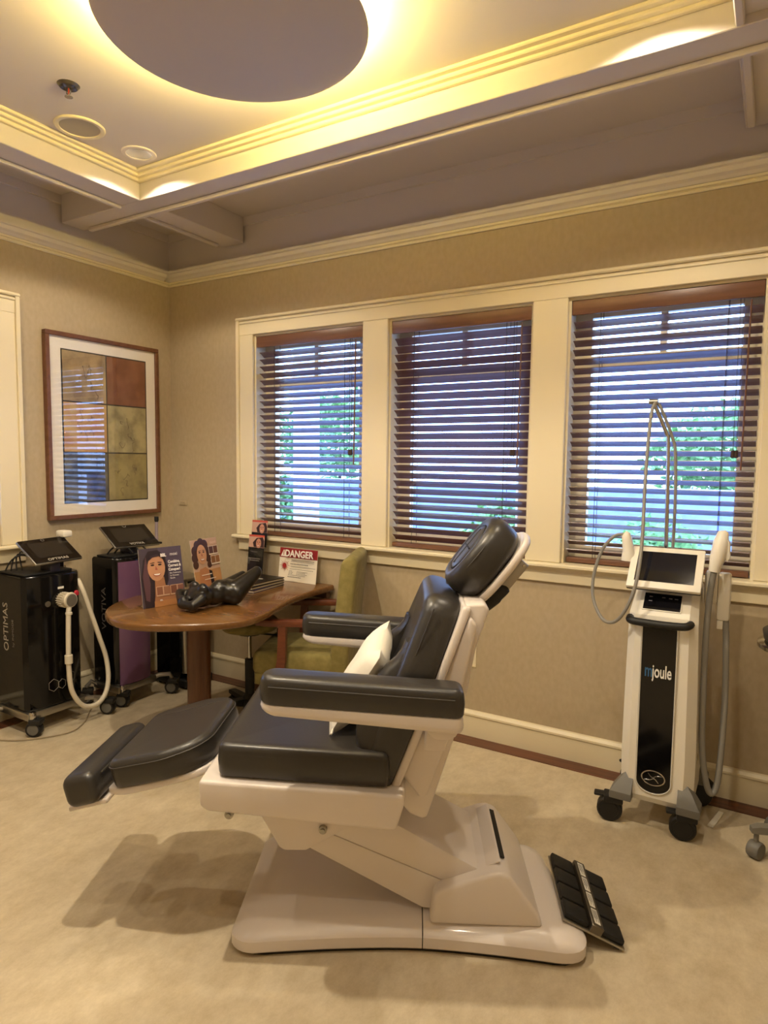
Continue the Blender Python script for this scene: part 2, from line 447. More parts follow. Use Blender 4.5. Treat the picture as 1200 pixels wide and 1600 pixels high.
# ------------------------------------------------------------------ outside
M_lawn = mat('pale_paving', '868ea6', .8, col2='7a829a', nscale=3)
M_leaf = mat('shrub_leaves', '4f7a3e', .7, col2='8fb468', nscale=18)
M_leaf2 = mat('hedge_leaves', '456b3a', .7, col2='6f9a55', nscale=18)
M_post = mat('porch_paint', 'cfd2d4', .6)
M_bark = mat('bark', '54473a', .9)
struct('ground', B(-14, 20, .6, 30, -.6, -.45), M_lawn)
struct('ground', B(-14, -.6, -12, .6, -.6, -.45), M_lawn)
struct('wall_garden', B(-12, 10, 6.2, 6.5, -.45, 1.15), mat('garden_wall_render', '868fae', .8, col2='7982a0', nscale=5))
def shrub(x, y, z0, rx, rz, m, label, trunk=0):
    r = empty('shrub' if not trunk else 'tree', (x, y, -.45), 0, label, 'shrub' if not trunk else 'tree', 'plants in the garden outside')
    bm = bmesh.new(); rnd = random.Random(int(x*100+y*10)); lf = .11 if trunk else .06
    for i in range(2600):
        a, b = rnd.uniform(0, 2*PI), math.acos(rnd.uniform(-1, 1)); rr = rnd.uniform(.55, 1.0)*(1+.12*math.sin(3*a+2*b))
        c = Vector((rx*rr*math.sin(b)*math.cos(a), rx*rr*math.sin(b)*math.sin(a), z0+rz+rz*rr*math.cos(b)))
        d = Vector((rnd.uniform(-1, 1), rnd.uniform(-1, 1), rnd.uniform(-.6, .6))).normalized()*lf; e = d.orthogonal().normalized()*lf*.45
        bm.faces.new([bm.verts.new(c-d), bm.verts.new(c+e), bm.verts.new(c+d), bm.verts.new(c-e)])
    o = obj('foliage', bm, m, r, 0); o['kind'] = 'stuff'
    obj('stem', tube([(0, 0, -.01), (.02, 0, z0+rz)], [.03+.05*bool(trunk), .02], 7), M_bark, r)
shrub(-2.9, 4.6, 0, .55, .85, M_leaf2, 'rounded green shrub outside the window by the brochures')
shrub(.9, 4.2, 0, .5, .75, M_leaf, 'low green shrub outside the middle window')
shrub(2.75, 3.2, 0, .55, .72, M_leaf, 'broad green shrub outside the window behind the laser machine')
shrub(4.3, 3.6, 0, .6, .85, M_leaf2, 'tall green shrub outside beyond the hose pole')
shrub(-5.5, 10, 1.4, 1.6, 1.1, M_leaf, 'leafy garden tree beyond the wall outside the window by the brochures', 1)
shrub(3.2, 9.5, 1.2, 1.5, .9, M_leaf, 'leafy garden tree beyond the wall outside the window behind the laser machine', 1)
for x, lab in ((-.15, 'pale square porch post outside the window by the brochures'), (2.05, 'pale square porch post outside the middle window'), (3.95, 'pale square porch post outside the window behind the laser machine')):
    p = empty('porch_post', (x, 1.75, -.45), 0, lab, 'post')
    obj('shaft', B(-.09, .09, -.09, .09, .12, 3.3, bev=.006), M_post, p, 0); obj('plinth', B(-.12, .12, -.12, .12, 0, .12, bev=.008), M_post, p, 0)
    obj('capital', B(-.12, .12, -.12, .12, 3.3, 3.4, bev=.008), M_post, p, 0)

# ------------------------------------------------------------------ ceiling fittings
DC = (2.107, -1.56)
d = empty('ceiling_disc', (DC[0], DC[1], ZT), 0, 'large round bowl-shaped ceiling light glowing yellow behind its rim', 'ceiling light')
M_disc = mat('disc_paint', 'c2b5a4', .65, spec=.3)
prof = [(.002, -.150), (.12, -.148), (.25, -.139), (.35, -.124), (.41, -.109), (.430, -.102), (.436, -.096), (.432, -.092), (.40, -.094), (.002, -.094)]
obj('bowl', lathe(prof, 72), M_disc, d, 50)
obj('stem', lathe([(.05, -.094), (.05, 0.0)], 20), M_disc, d)
M_cove = mat('cove_lamp_glow', 'fff0b0', .5, emit=(1.0, .90, .56), estr=COVE)
ring = [(.375*math.cos(2*PI*i/64), .375*math.sin(2*PI*i/64), -.078) for i in range(64)]
obj('lamp_ring', tube(ring, .011, 8, closed=True), M_cove, d)
obj('lamp_socket', lathe([(.36, -.094), (.39, -.094), (.39, -.090), (.36, -.090)], 48), M_disc, d)
def can(x, y, label, power, zc=ZT):
    r = empty('recessed_light', (x, y, zc), 0, label, 'downlight', 'recessed downlights in the ceiling tray')
    obj('trim_ring', lathe([(.060, -.001), (.062, -.006), (.080, -.005), (.083, 0)], 32), M_white, r)
    obj('reflector', lathe([(.060, -.003), (.050, .020), (.045, .034), (.004, .034)], 28), mat('can_reflector', 'dfe2ee', .2, metal=.7), r)
    obj('bulb', lathe([(.003, .006), (.02, .008), (.028, .016), (.028, .033), (.003, .033)], 20), mat('lamp_face', 'ffffff', .4, emit=(1, .95, .88), estr=10), r)
    l = bpy.data.lights.new('spot_lamp', 'SPOT'); l.energy = power; l.color = (1.0, .85, .64); l.spot_size = math.radians(142); l.spot_blend = .35; l.shadow_soft_size = .035
    o = bpy.data.objects.new('spot_lamp', l); COL.objects.link(o); o.parent = r; o.location = (0, 0, -.004)
can(.925, -.985, 'recessed downlight in the corner of the ceiling tray beside the round speaker', CAN)
can(3.29, -.985, 'recessed downlight at the tray end above the white laser machine', CAN)
can(.925, -2.13, 'recessed downlight in the tray corner on the camera side by the picture wall', CAN)
can(3.29, -2.13, 'recessed downlight in the tray corner on the camera side by the stool', CAN)
can(1.15, -3.05, 'recessed downlight in the coffer nearest the entrance on the picture side', CAN*.7, H)
can(3.05, -3.05, 'recessed downlight in the coffer nearest the entrance on the stool side', CAN*.7, H)
can(2.107, -2.13, 'recessed downlight at the middle of the tray edge on the camera side', CAN*3.2)
r = empty('ceiling_speaker', (.905, -1.29, ZT), 0, 'round flush ceiling speaker with pale grille beside the sprinkler', 'speaker')
obj('rim', lathe([(.085, 0), (.088, -.007), (.103, -.008), (.108, -.004), (.108, 0)], 40), M_trim, r)
obj('grille', lathe([(.002, -.0035), (.086, -.003), (.086, 0), (.002, 0)], 40), mat('speaker_cloth', 'b7ac93', .9, bump=.4, nscale=500), r)
r = empty('fire_sprinkler', (1.17, -1.52, ZT), 0, 'small chrome fire sprinkler head on the ceiling tray', 'sprinkler')
obj('escutcheon', lathe([(.014, -.012), (.024, -.004), (.034, -.010), (.043, 0)], 28), mat('dull_metal', '5c554c', .35, metal=.8), r)
bm = tube([(-.010, 0, -.008), (-.012, 0, -.03), (0, 0, -.042)], .003, 6); tube([(.010, 0, -.008), (.012, 0, -.03), (0, 0, -.042)], .003, 6, bm)
obj('frame_arms', bm, M_chrome, r); obj('deflector', lathe([(.002, -.046), (.016, -.046), (.016, -.044), (.002, -.042)], 16), M_chrome, r)
obj('glass_bulb', lathe([(.003, -.012), (.003, -.038)], 8), mat('sprinkler_bulb', 'b0402a', .2), r)

# ------------------------------------------------------------------ treatment chair (local x towards the head end, y towards the windows)
CA = math.radians(28.5); CO = (2.8, -1.3, 0)
chair = empty('treatment_chair', CO, CA, 'black vinyl power treatment chair on a white pedestal with raised leg rest', 'treatment chair')
def cpart(name, bm, m, parent=chair, smooth=40): return obj(name, bm, m, parent, smooth)
# base plate in two covers
def base_w(u): return .232+.050*min(1, abs(u+.10)/.50)**1.6
def base_outline(u0, u1, ins, rl, rr):
    up = []; n = 26
    a, b = u0+(ins if rl else 0), u1-(ins if rr else 0)
    for i in range(n+1):
        t = i/n; t = .5-.5*math.cos(PI*t); u = a+(b-a)*t; hw = base_w(u)-ins
        if rl and u-a < rl: hw -= rl-math.sqrt(max(0, rl*rl-(rl-(u-a))**2))
        if rr and b-u < rr: hw -= rr-math.sqrt(max(0, rr*rr-(rr-(b-u))**2))
        up.append((u, hw))
    return [(u, -h) for u, h in up]+[(u, h) for u, h in up[::-1]]
def skew(p, rear):     # the rear end runs slightly askew
    u, v = p
    if not rear and u < -.45: u += .026*(1-min(1, abs(v)/.24)**2)*(-.45-u)/.22
    if rear and u > .2: u -= (u-.2)/.23*.07*(v+.25)/.5
    return u, v
def base_cover(name, u0, u1, rl, rr, rear, zs):
    return cpart(name, loft([[(*skew(p, rear), z) for p in base_outline(u0, u1, ins, rl, rr)] for ins, z in zs]), M_white, smooth=35)
zp = [(.010, .008), (.0, .018), (.0, .050), (.006, .058), (.040, .078), (.060, .084), (.12, .088)]
cover1 = base_cover('base_front_cover', -.676, -.0845, .075, 0, False, zp)
cover2 = base_cover('base_rear_cover', -.0815, .425, 0, .10, True, zp)
cpart('base_plate', loft([[(*skew(p, True), z) for p in base_outline(-.665, .415, .012, .09, .09)] for z in (0, .014)]), M_dark)
# lift arm: lower and upper covers, bracket
LA = [(-.455, .290), (-.083, .100), (.10, .095), (.118, .136), (-.318, .309), (-.45, .362)]
cpart('lift_arm_lower_cover', prism(LA, -.166, .166, 'y', .004), M_white)
UA = [(-.46, .366), (-.318, .3105), (.116, .1375), (.132, .205), (.10, .228), (-.30, .440), (-.44, .470)]
cpart('lift_arm_upper_cover', prism(UA, -.167, .167, 'y', .005), M_white)
br = cpart('seat_bracket', prism([(-.606, .405), (-.535, .284), (-.520, .274), (-.450, .276), (-.30, .365), (-.16, .44), (-.20, .50), (-.56, .50)], -.172, .172, 'y', .008), M_white)
for u, z in ((-.655, .462), (-.396, .352)):
    b_ = cpart('bolt', lathe([(.013, 0), (.013, .012), (.008, .014), (.008, .02)], 12, Matrix.Translation((u, -.295 if u < -.6 else -.172, z)) @ Matrix.Rotation(PI/2, 4, 'X')), M_steel)
cpart('bolt_rod', tube([(-.655, -.30, .462), (-.655, -.26, .482)], .007, 8), M_steel)
# rear hub with sloping back and dark slot
HB = [(-.062, .080), (-.050, .176), (-.030, .192), (.118, .246), (.150, .252), (.182, .240), (.272, .120), (.285, .080)]
hub = cpart('pivot_housing', prism(HB, -.212, .212, 'y', .016, 3), M_white, smooth=50)
cpart('housing_slot', prism([(.158, .2525), (.172, .2475), (.174, .2520), (.160, .2570)], -.13, .15, 'y'), M_dark, hub, 0)
cpart('housing_rib', prism([(.105, .240), (.150, .262), (.158, .262), (.120, .238)], -.165, .175, 'y', .003), M_white, hub)
# seat pan
SP = [(-.742, .566), (-.738, .488), (-.715, .474), (-.190, .434), (-.165, .438), (-.142, .520), (-.144, .541)]
pan = cpart('seat_pan', prism(SP, -.315, .315, 'y', .014, 3), M_white, smooth=50)
# seat cushion
tl = math.tan(math.radians(2.1))
def seat_map(s, v, t): return (-.695+s, v, .566-tl*s+t)
sc = cpart('seat_cushion', pad(seat_map, roundpoly([(0, -.29, .030), (.505, -.29, .02), (.505, .29, .02), (0, .29, .030)]), .100, .020, -.006, .16), M_black)
def seam(path, parent, r=.0022): return cpart('seam', tube(path, r, 5), M_seam, parent)
seam([seat_map(s, -.2885, .072) for s in (.04, .15, .3, .46)], sc); seam([seat_map(s, .2885, .072) for s in (.04, .25, .46)], sc)
# back
BA = math.radians(21.0); B0 = Vector((-.190, 0, .525)); BW = Vector((math.sin(BA), 0, math.cos(BA))); BN = Vector((-math.cos(BA), 0, math.sin(BA)))
def back_map(s, v, t): return B0+BW*s+BN*t+Vector((0, v, 0))
def back_w(s): return .535 if s < .33 else .535-.135*((s-.33)/.36)**1.7
bc = cpart('back_cushion', pad(back_map, roundpoly([(0, -.268, .03), (.36, -.268, .12), (.586, -.205, .075), (.586, .205, .075), (.36, .268, .12), (0, .268, .03)]), .108, .040, -.014, .10), M_black)
for sg in (-1, 1):
    def bol(s, v, t, sg=sg): return back_map(s, sg*(.222-.045*(s/.40)**2)+v, t)
    rings = []
    for i in range(13):
        t = i/12; s = .06+.36*t; hgt = .055*math.sin(PI*min(1, t*1.15+.02))**.6 if t < .85 else .055*math.sin(PI*min(1, .85*1.15+.02))**.6*(1-t)/.15
        hgt = max(hgt, .002)
        rings.append([bol(s, x*.040, .085+(.030+hgt)*y) for x, y in ((-1, 0), (-.9, .6), (-.45, .95), (0, 1), (.45, .95), (.9, .6), (1, 0))])
    cpart('side_bolster', loft(rings), M_black)
seam([back_map(s, -back_w(s)/2+.010, .078) for s in (.03, .15, .3, .42, .50, .55)], bc)
FR = [(-.198, .505), (.030, 1.075), (.086, 1.078), (.100, 1.060), (.062, .944), (.036, .790), (.000, .655), (-.074, .415), (-.090, .408), (-.128, .424)]
fr = cpart('back_shell', prism(FR, -.200, .200, 'y', .014, 3), M_white, smooth=50)
def frp(s, v, t): return back_map(s, v, t-.026)
cpart('back_frame_plate', cushion(frp, .590, lambda s: back_w(s)-.012, .026, .010, n=12), M_white)
for sg in (-1, 1):
    a, b = sorted((sg*.196, sg*.232))
    cpart('shell_side', prism([(-.150, .560), (.040, 1.045), (.062, 1.02), (.030, .86), (-.020, .67), (-.075, .50), (-.10, .49)], a, b, 'y', .010, 3), M_white, fr)
# arm rests
ta = math.tan(math.radians(2.75))
for sg in (-1, 1):
    def arm_map(s, v, t, sg=sg): return (-.547+s, sg*.352+v, .832-ta*s+t)
    ap = cpart('armrest_pad', pad(arm_map, roundpoly([(0, -.052, .046), (.562, -.052, .030), (.562, .052, .030), (0, .052, .046)]), .078, .022, .003, .022, .006), M_black)
    seam([arm_map(s, -sg*(-.0525), .052) for s in (.03, .2, .4, .535)], ap); seam([arm_map(s, sg*(-.0525), .052) for s in (.03, .2, .4, .535)], ap)
    def tray_map(s, v, t, sg=sg): return (-.547+s, sg*.352+v, .832-ta*s-.044*(1-.55*max(0, 1-s/.10))+t*(1-.55*max(0, 1-s/.10)))
    cpart('armrest_tray', pad(tray_map, roundpoly([(.002, -.050, .044), (.560, -.050, .028), (.560, .050, .028), (.002, .050, .044)]), .044, .005, 0, .01, .007), M_white)
    a, b = sorted((sg*.385, sg*.300))
    cpart('armrest_post', prism([(-.095, .772), (.002, .768), (-.006, .748), (-.030, .738), (-.065, .740)], a, b, 'y', .006), M_white)
    a, b = sorted((sg*.315, sg*.190))
    cpart('armrest_bracket', prism([(-.080, .765), (-.004, .765), (-.030, .675), (-.090, .675)], a, b, 'y', .008), M_white)
# head rest
HA = math.radians(38); HC = Vector((.086, 0, 1.194)); HW = Vector((math.sin(HA), 0, math.cos(HA))); HN = Vector((-math.cos(HA), 0, math.sin(HA)))
def head_map(a, v, t): return HC+HW*a+HN*t+Vector((0, v, 0))
rings = []
for sc_, t in ((.55, -.062), (.86, -.062), (.98, -.050), (1.03, -.03), (1.05, .0), (1.03, .022), (.97, .038), (.87, .048), (.74, .048), (.67, .042), (.62, .047), (.45, .050), (.2, .050)):
    rr = []
    for k in range(40):
        a = 2*PI*k/40; c, s = math.cos(a), math.sin(a); e = 2/2.5
        rr.append(head_map(.132*sc_*abs(c)**e*(1 if c > 0 else -1), .135*sc_*abs(s)**e*(1 if s > 0 else -1), t))
    rings.append(rr)
hr = cpart('headrest_cushion', loft(rings), M_black, smooth=60)
seam([head_map(.132*1.0*math.cos(a)*1.03, .135*1.0*math.sin(a)*1.03, .026) for a in [2*PI*k/40 for k in range(41)]], hr)
cpart('headrest_groove', tube([head_map(.132*.66*math.cos(2*PI*k/40), .135*.67*math.sin(2*PI*k/40), .0445) for k in range(40)], .0035, 6, closed=True), M_dark, hr)
for q in (0, 1):
    cpart('headrest_crease', tube([head_map((-.07+.14*i/6)*(1-q), (-.07+.14*i/6)*q, .0495) for i in range(7)], .003, 5), M_dark, hr)
rings = []
for sc_, t in ((.55, -.064), (1.0, -.064), (1.03, -.070), (1.03, -.080), (.98, -.088), (.5, -.088)):
    rings.append([head_map(.140*sc_*math.copysign(abs(math.cos(a))**.8, math.cos(a))+.006, .136*sc_*math.copysign(abs(math.sin(a))**.8, math.sin(a)), t) for a in [2*PI*k/40 for k in range(40)]])
cpart('headrest_plate', loft(rings), M_white, smooth=50)
def hbox(name, a0, a1, v0, v1, t0, t1, m, bev=.004):
    bm = B(a0, a1, v0, v1, t0, t1, bev=bev); M = frame_M(HC, HW, (0, 1, 0), HN)
    return cpart(name, xf(bm, M), m)
hbox('headrest_slide', -.06, .075, -.040, .040, -.138, -.108, M_steel)
hbox('slide_block', -.05, .00, -.03, .03, -.110, -.086, M_steel)
hbox('slide_pin', .060, .068, -.045, .045, -.128, -.120, M_chrome, .002)
cpart('lock_lever', tube(spline([head_map(-.125, -.03, -.100), head_map(-.110, -.03, -.110), head_map(-.07, -.035, -.118), head_map(-.035, -.035, -.122), head_map(-.022, -.035, -.120)], 4), [.012]+[.020]*3+[.024]*5+[.021]*5+[.016, .012, .006], 14), M_dark)
cpart('headrest_neck', tube([head_map(-.085, 0, -.085), head_map(-.125, 0, -.085), back_map(.58, 0, -.012)], .026, 10), M_white)
# leg rest
lt = math.atan(.276); LW_ = Vector((-math.cos(lt), 0, -math.sin(lt))); LN = Vector((-math.sin(lt), 0, math.cos(lt))); L0 = Vector((-.735, 0, .557))
def leg_map(s, v, t): return L0+LW_*s+LN*t+Vector((0, v, 0))
def leg_w(s):
    wv = .46
    if s < .10: wv -= .14*(1-math.sqrt(max(0, 1-(1-s/.10)**2)))
    if s > .25: wv -= .06*((s-.25)/.09)**2
    return wv
leg_loop = roundpoly([(0, -.19, .11), (.13, -.236, .10), (.325, -.21, .05), (.325, .21, .05), (.13, .236, .10), (0, .19, .11)])
lc = cpart('leg_cushion', pad(leg_map, leg_loop, .088, .022, -.003, .10), M_black)
cpart('seam', tube([leg_map(p.x, p.y, .068) for p in inset(leg_loop, -.0015)], .0022, 5, closed=True), M_seam, lc)
seam([leg_map(s, .15, .0865) for s in (.03, .15, .30)], lc, .0018)
lp = cpart('leg_plate', cushion(lambda s, v, t: leg_map(s-.015, v, t-.024), .37, lambda s: leg_w(max(0, s-.015))-.03, .024, .008, n=12), M_white)
cpart('leg_plate_rib', prism([(-.80, .530), (-.98, .480), (-.985, .455), (-.94, .452), (-.93, .462), (-.85, .480), (-.84, .470), (-.81, .478)], -.13, .13, 'y', .006), M_white, lp)
cpart('leg_hinge', tube([(-.725, -.20, .545), (-.725, .20, .545)], .020, 10), M_dark)
ft = Vector((-1.150, 0, .462))
def foot_map(s, v, t): return ft+Vector((0, s-.215, 0))+LW_*v+LN*(t-.05)
cpart('foot_cushion', pad(lambda s, v, t: foot_map(v+.215, s-.055, t), roundpoly([(0, -.205, .045), (.112, -.215, .02), (.112, .215, .02), (0, .205, .045)][::-1]), .098, .030, .0, .02) if False else cushion(foot_map, .43, .108, .104, .030, n=10), M_black)
fm = Vector((-1.075, 0, .446))
seam([Vector((0, s-.215, 0))+ft+LW_*(-.0585)+LN*.03 for s in (.05, .2, .38)], chair, .003)
cpart('foot_plate', cushion(lambda s, v, t: ft+LW_*(v+.005)+LN*(t-.066)+Vector((0, s-.18, 0)), .36, .13, .016, .006), M_white)
cpart('foot_slide', prism([(-1.005, .470), (-1.10, .430), (-1.10, .415), (-1.04, .415), (-.99, .452)], -.07, .07, 'y', .004), M_steel)

# pillow in a clear sleeve lying against the back
pl = empty('pillow', (0, 0, 0), 0, 'small white pillow propped in the seat against the chair back', 'pillow')
def chair_world(p): return Matrix.Translation(CO) @ Matrix.Rotation(CA, 4, 'Z') @ Vector(p)
def pillow_mesh(w_, h_, t_, n=14):
    rings = []; bm = bmesh.new(); top = {}; bot = {}
    for i in range(n+1):
        for j in range(n+1):
            x, y = -1+2*i/n, -1+2*j/n
            pin = 1-.10*(1-abs(y))*abs(x)**2
            px, py = x*w_/2*(1-.09*(1-y*y)*abs(x)), y*h_/2*(1-.09*(1-x*x)*abs(y))
            z = t_/2*((1-x**4)*(1-y**4))**.55 + .003*math.sin(9*x+4*y)*(1-x*x)*(1-y*y)
            top[i, j] = bm.verts.new((px, py, z)); bot[i, j] = top[i, j] if i in (0, n) or j in (0, n) else bm.verts.new((px, py, -z*.8))
    for i in range(n):
        for j in range(n):
            bm.faces.new((top[i, j], top[i+1, j], top[i+1, j+1], top[i, j+1]))
            bm.faces.new((bot[i, j], bot[i, j+1], bot[i+1, j+1], bot[i+1, j]))
    return bm
PM = Matrix.Translation(CO) @ Matrix.Rotation(CA, 4, 'Z')
pl.matrix_world = PM @ Matrix.Translation((-.344, -.02, .664))
tiltp = math.radians(31)
XM = frame_M((.052, 0, .132), (0, 1, 0), (math.sin(tiltp), 0, math.cos(tiltp)), (math.cos(tiltp), 0, -math.sin(tiltp)))
obj('pillow_body', xf(pillow_mesh(.34, .30, .115), XM @ Matrix.Rotation(math.radians(6), 4, 'Z')), M_pillow, pl, 60)
obj('seam_edge', tube([XM @ Vector((x*.18*(1-.04*(x*x < .9)), y*.15, 0)) for x, y in ((-1, -1), (0, -.92), (1, -1))], .003, 5), M_pillow, pl)

# foot control leaning on the base
fc = empty('foot_control', (0, 0, 0), 0, 'black foot control with rubber pedals and a metal label strip behind the chair base', 'foot pedal')
fc.matrix_world = PM @ Matrix.Translation((.497, -.030, 0)) @ Matrix.Rotation(math.radians(-4), 4, 'Z')
fs = math.radians(24)
FM = frame_M((.050, 0, .010), (-math.cos(fs), 0, math.sin(fs)), (0, -1, 0), (math.sin(fs), 0, math.cos(fs)))   # x up the slope
obj('plate', xf(B(0, .205, -.165, .165, -.004, .004, bev=.003), FM), M_steel, fc)
for r_ in range(4):
    for c_ in range(2):
        x0 = (.004, .122)[c_]; x1 = x0+(.074, .080)[c_]; y0 = -.162+r_*.0815
        obj('pedal', xf(B(x0, x1, y0, y0+.074, .003, .021, bev=.006), FM), M_dark, fc)
st = obj('label_strip', xf(B(.080, .119, -.166, .166, .003, .030, bev=.002, seg=1), FM), mat('strip_metal', '6f675a', .35, metal=.8), fc)
for r_ in range(4):
    o = obj('label_plate', xf(B(.090, .109, -.155+r_*.079, -.085+r_*.079, .0300, .0308), FM), mat('label_white', 'e8e4da', .5), st, 0)
    bm = bmesh.new()
    for k in range(4): box(bm, .093+k*.004, .0945+k*.004, -.148+r_*.079, -.095+r_*.079-(k % 2)*.014, .0308, .0311)
    obj('label_print', xf(bm, FM), M_dark, st, 0)
obj('foot', xf(B(.012, .03, -.16, .16, -.010, -.003, bev=.002), FM), M_dark, fc)

# ------------------------------------------------------------------ casters and machines
def wobj(name, bm, m, root, parent=None, smooth=40):
    M = Matrix.Translation(root.location) @ root.rotation_euler.to_matrix().to_4x4()
    return obj(name, xf(bm, M.inverted()), m, parent or root, smooth)
def caster(root, x, y, r, ang, hubm, brake=False, twin=.022):
    """x, y world floor point; ang heading of the wheel axle in degrees"""
    M = Matrix.Translation((x, y, r)) @ Matrix.Rotation(math.radians(ang), 4, 'Z') @ Matrix.Rotation(PI/2, 4, 'X')
    wh = wobj('caster_wheel', lathe([(r*.55, -twin), (r*.9, -twin), (r, -twin*.75), (r, twin*.75), (r*.9, twin), (r*.55, twin)], 24, M), M_dark, root)
    wobj('wheel_hub', lathe([(.004, -twin-.001), (r*.68, -twin-.002), (r*.72, -twin+.002), (r*.72, twin-.002), (r*.68, twin+.002), (.004, twin+.001)], 20, M), hubm, root, wh)
    M2 = Matrix.Translation((x, y, 0)) @ Matrix.Rotation(math.radians(ang), 4, 'Z')
    bm = B(-r*.5, r*1.02, -twin-.008, twin+.008, r*1.6, r*2.25, bev=.006); xf(bm, M2); wobj('caster_fork', bm, M_dark, root)
    if brake:
        bm = B(-r*1.25, -r*.1, -twin*.8, twin*.8, r*1.95, r*2.2, bev=.005); xf(bm, M2); wobj('brake_pedal', bm, M_dark, root)
# --- white laser machine by the window
mj = empty('laser_machine', (3.32, -.29, 0), 0, 'white rolling laser machine with tilted screen and tall hose pole by the window', 'laser machine')
def plan(x0, x1, y0, y1, c, cb=.02): return [(x0+c, y0), (x1-c, y0), (x1, y0+c), (x1, y1-cb), (x1-cb, y1), (x0+cb, y1), (x0, y1-cb), (x0, y0+c)]
rings = []
for z, x0, x1, y0, y1, c in ((.110, 3.215, 3.445, -.440, -.155, .035), (.135, 3.192, 3.470, -.452, -.135, .038), (.30, 3.190, 3.472, -.452, -.130, .036), (.60, 3.193, 3.466, -.450, -.135, .034),
                             (.855, 3.198, 3.458, -.448, -.140, .030), (.885, 3.198, 3.457, -.440, -.140, .030), (.985, 3.212, 3.450, -.345, -.140, .026), (1.005, 3.225, 3.44, -.330, -.155, .020)):
    rings.append([(x, y, z) for x, y in plan(x0, x1, y0, y1, c)])
wobj('body', loft(rings), M_white2, mj, smooth=25)
# black inset front panel with rounded foot
px0, px1, pzb, pzt = 3.256, 3.390, .205, .862
arc = [(3.323+.067*math.cos(PI+PI*i/16), pzb+.05*math.sin(PI+PI*i/16)) for i in range(17)]
def yfront(z): return -.4535
pan_pts = [(px0, pzt)]+arc+[(px1, pzt)]
fp = wobj('front_panel', prism(pan_pts, -.4560, -.449, 'y'), M_gloss, mj, smooth=0)
wobj('panel_edge', tube([(x, -.4552, z) for x, z in pan_pts], .0035, 6), mat('panel_silver', 'dcdad2', .25, metal=.3), mj)
def front_M(x, z, y=-.4568): return frame_M((x-3.32, y+.29, z), (1, 0, 0), (0, 0, 1), (0, -1, 0))
text('lettering', 'm', .074, mat('logo_blue', '2f5f8c', .4), fp, front_M(3.272, .640), xs=.54, bold=.0012)
text('lettering', 'joule', .074, mat('logo_white', 'e8e6e0', .4), fp, front_M(3.301, .640), xs=.50, bold=.0012)
em = [(.044*math.cos(2*PI*k/32), .030*math.sin(2*PI*k/32)) for k in range(32)]
wobj('emblem', tube([(3.323+a, -.4575, .222+b) for a, b in em], .0026, 6, closed=True), M_chrome, mj, fp)
for sg in (1, -1):
    sw = spline([(3.323+sg*.034, -.4575, .222+sg*.014), (3.323+sg*.012, -.4575, .222+sg*.010), (3.323-sg*.004, -.4575, .222+sg*.002), (3.323-sg*.020, -.4575, .222+sg*.018)] if sg > 0 else
                [(3.323+sg*.034, -.4575, .222+sg*.014), (3.323+sg*.012, -.4575, .222+sg*.010), (3.323-sg*.004, -.4575, .222+sg*.002), (3.323-sg*.020, -.4575, .222+sg*.018)], 4)
    wobj('emblem_stroke', tube(sw, .002, 5), M_chrome, mj, fp)
hd = spline([(3.206, -.44, .868), (3.212, -.475, .866), (3.24, -.486, .864), (3.33, -.490, .863), (3.395, -.486, .864), (3.424, -.475, .866), (3.432, -.44, .868)], 4)
wobj('handle', tube(hd, .0155, 10), M_dark, mj)
# console face
cs = math.atan2(.10, .095); CM = frame_M((3.320, -.3945, .9350), (1, 0, 0), (0, math.cos(cs), math.sin(cs)), (0, -math.sin(cs), math.cos(cs)))
con = wobj('keypad', xf(B(-.070, .070, -.040, .038, 0, .0035, bev=.001, seg=1), CM), M_screen, mj)
wobj('keypad_border', xf(B(-.074, .074, -.044, .042, -.004, .0025, bev=.001, seg=1), CM), M_white2, mj)
bm = bmesh.new()
for kx, ky in ((-.052, .018), (-.052, -.002), (-.004, .018), (.022, .016), (.044, .016)): box(bm, kx, kx+.013, ky, ky+.004, .0035, .0039)
wobj('key_print', xf(bm, CM), mat('key_grey', '7b7a86', .5), mj, con, 0)
# screen
ss = math.radians(47); SM = frame_M((3.323, -.376, 1.070), (1, 0, 0), (0, math.cos(ss), math.sin(ss)), (0, -math.sin(ss), math.cos(ss)))
sc_ = wobj('screen', xf(B(-.139, .139, -.102, .102, -.012, .006, bev=.005), SM), M_white2, mj)
wobj('screen_glass', xf(B(-.111, .111, -.071, .076, .006, .0072), SM), M_screen, mj, sc_, 0)
wobj('screen_back', xf(B(-.138, .138, -.101, .101, -.020, -.011, bev=.003), SM), M_dark, mj, sc_)
wobj('screen_neck', B(3.29, 3.37, -.36, -.26, .985, 1.05, bev=.01), M_white2, mj)
# corner bumpers and casters
for sx in (-1, 1):
    for sy in (-1, 1):
        cx = 3.331+sx*.140; cy = -.292+sy*.160
        rings = [[(cx-sx*.012+x*a, cy-sy*.004+y*a, z) for x, y in ((-.042, -.042), (.042, -.042), (.042, .042), (-.042, .042))] for a, z in ((1, .112), (1.04, .128), (1, .142), (.62, .190), (.30, .225))]
        for i, rg in enumerate(rings):
            if i >= 3: rings[i] = [(p[0]-sx*.024*(i-2)*.7, p[1]-sy*.024*(i-2)*.7, p[2]) for p in rg]
        wobj('corner_bumper', loft(rings), M_grey, mj, smooth=20)
for x, y, a in ((3.158, -.455, 10), (3.440, -.452, 8), (3.185, -.13, -40), (3.47, -.13, 30)):
    caster(mj, x, y, .051, a, M_dark, True, .024)
wobj('side_emblem', lathe([(.002, 0), (.020, 0), (.022, .001), (.002, .002)], 24, Matrix.Translation((3.4715, -.33, .29)) @ Matrix.Rotation(PI/2, 4, 'Y')), M_chrome, mj)
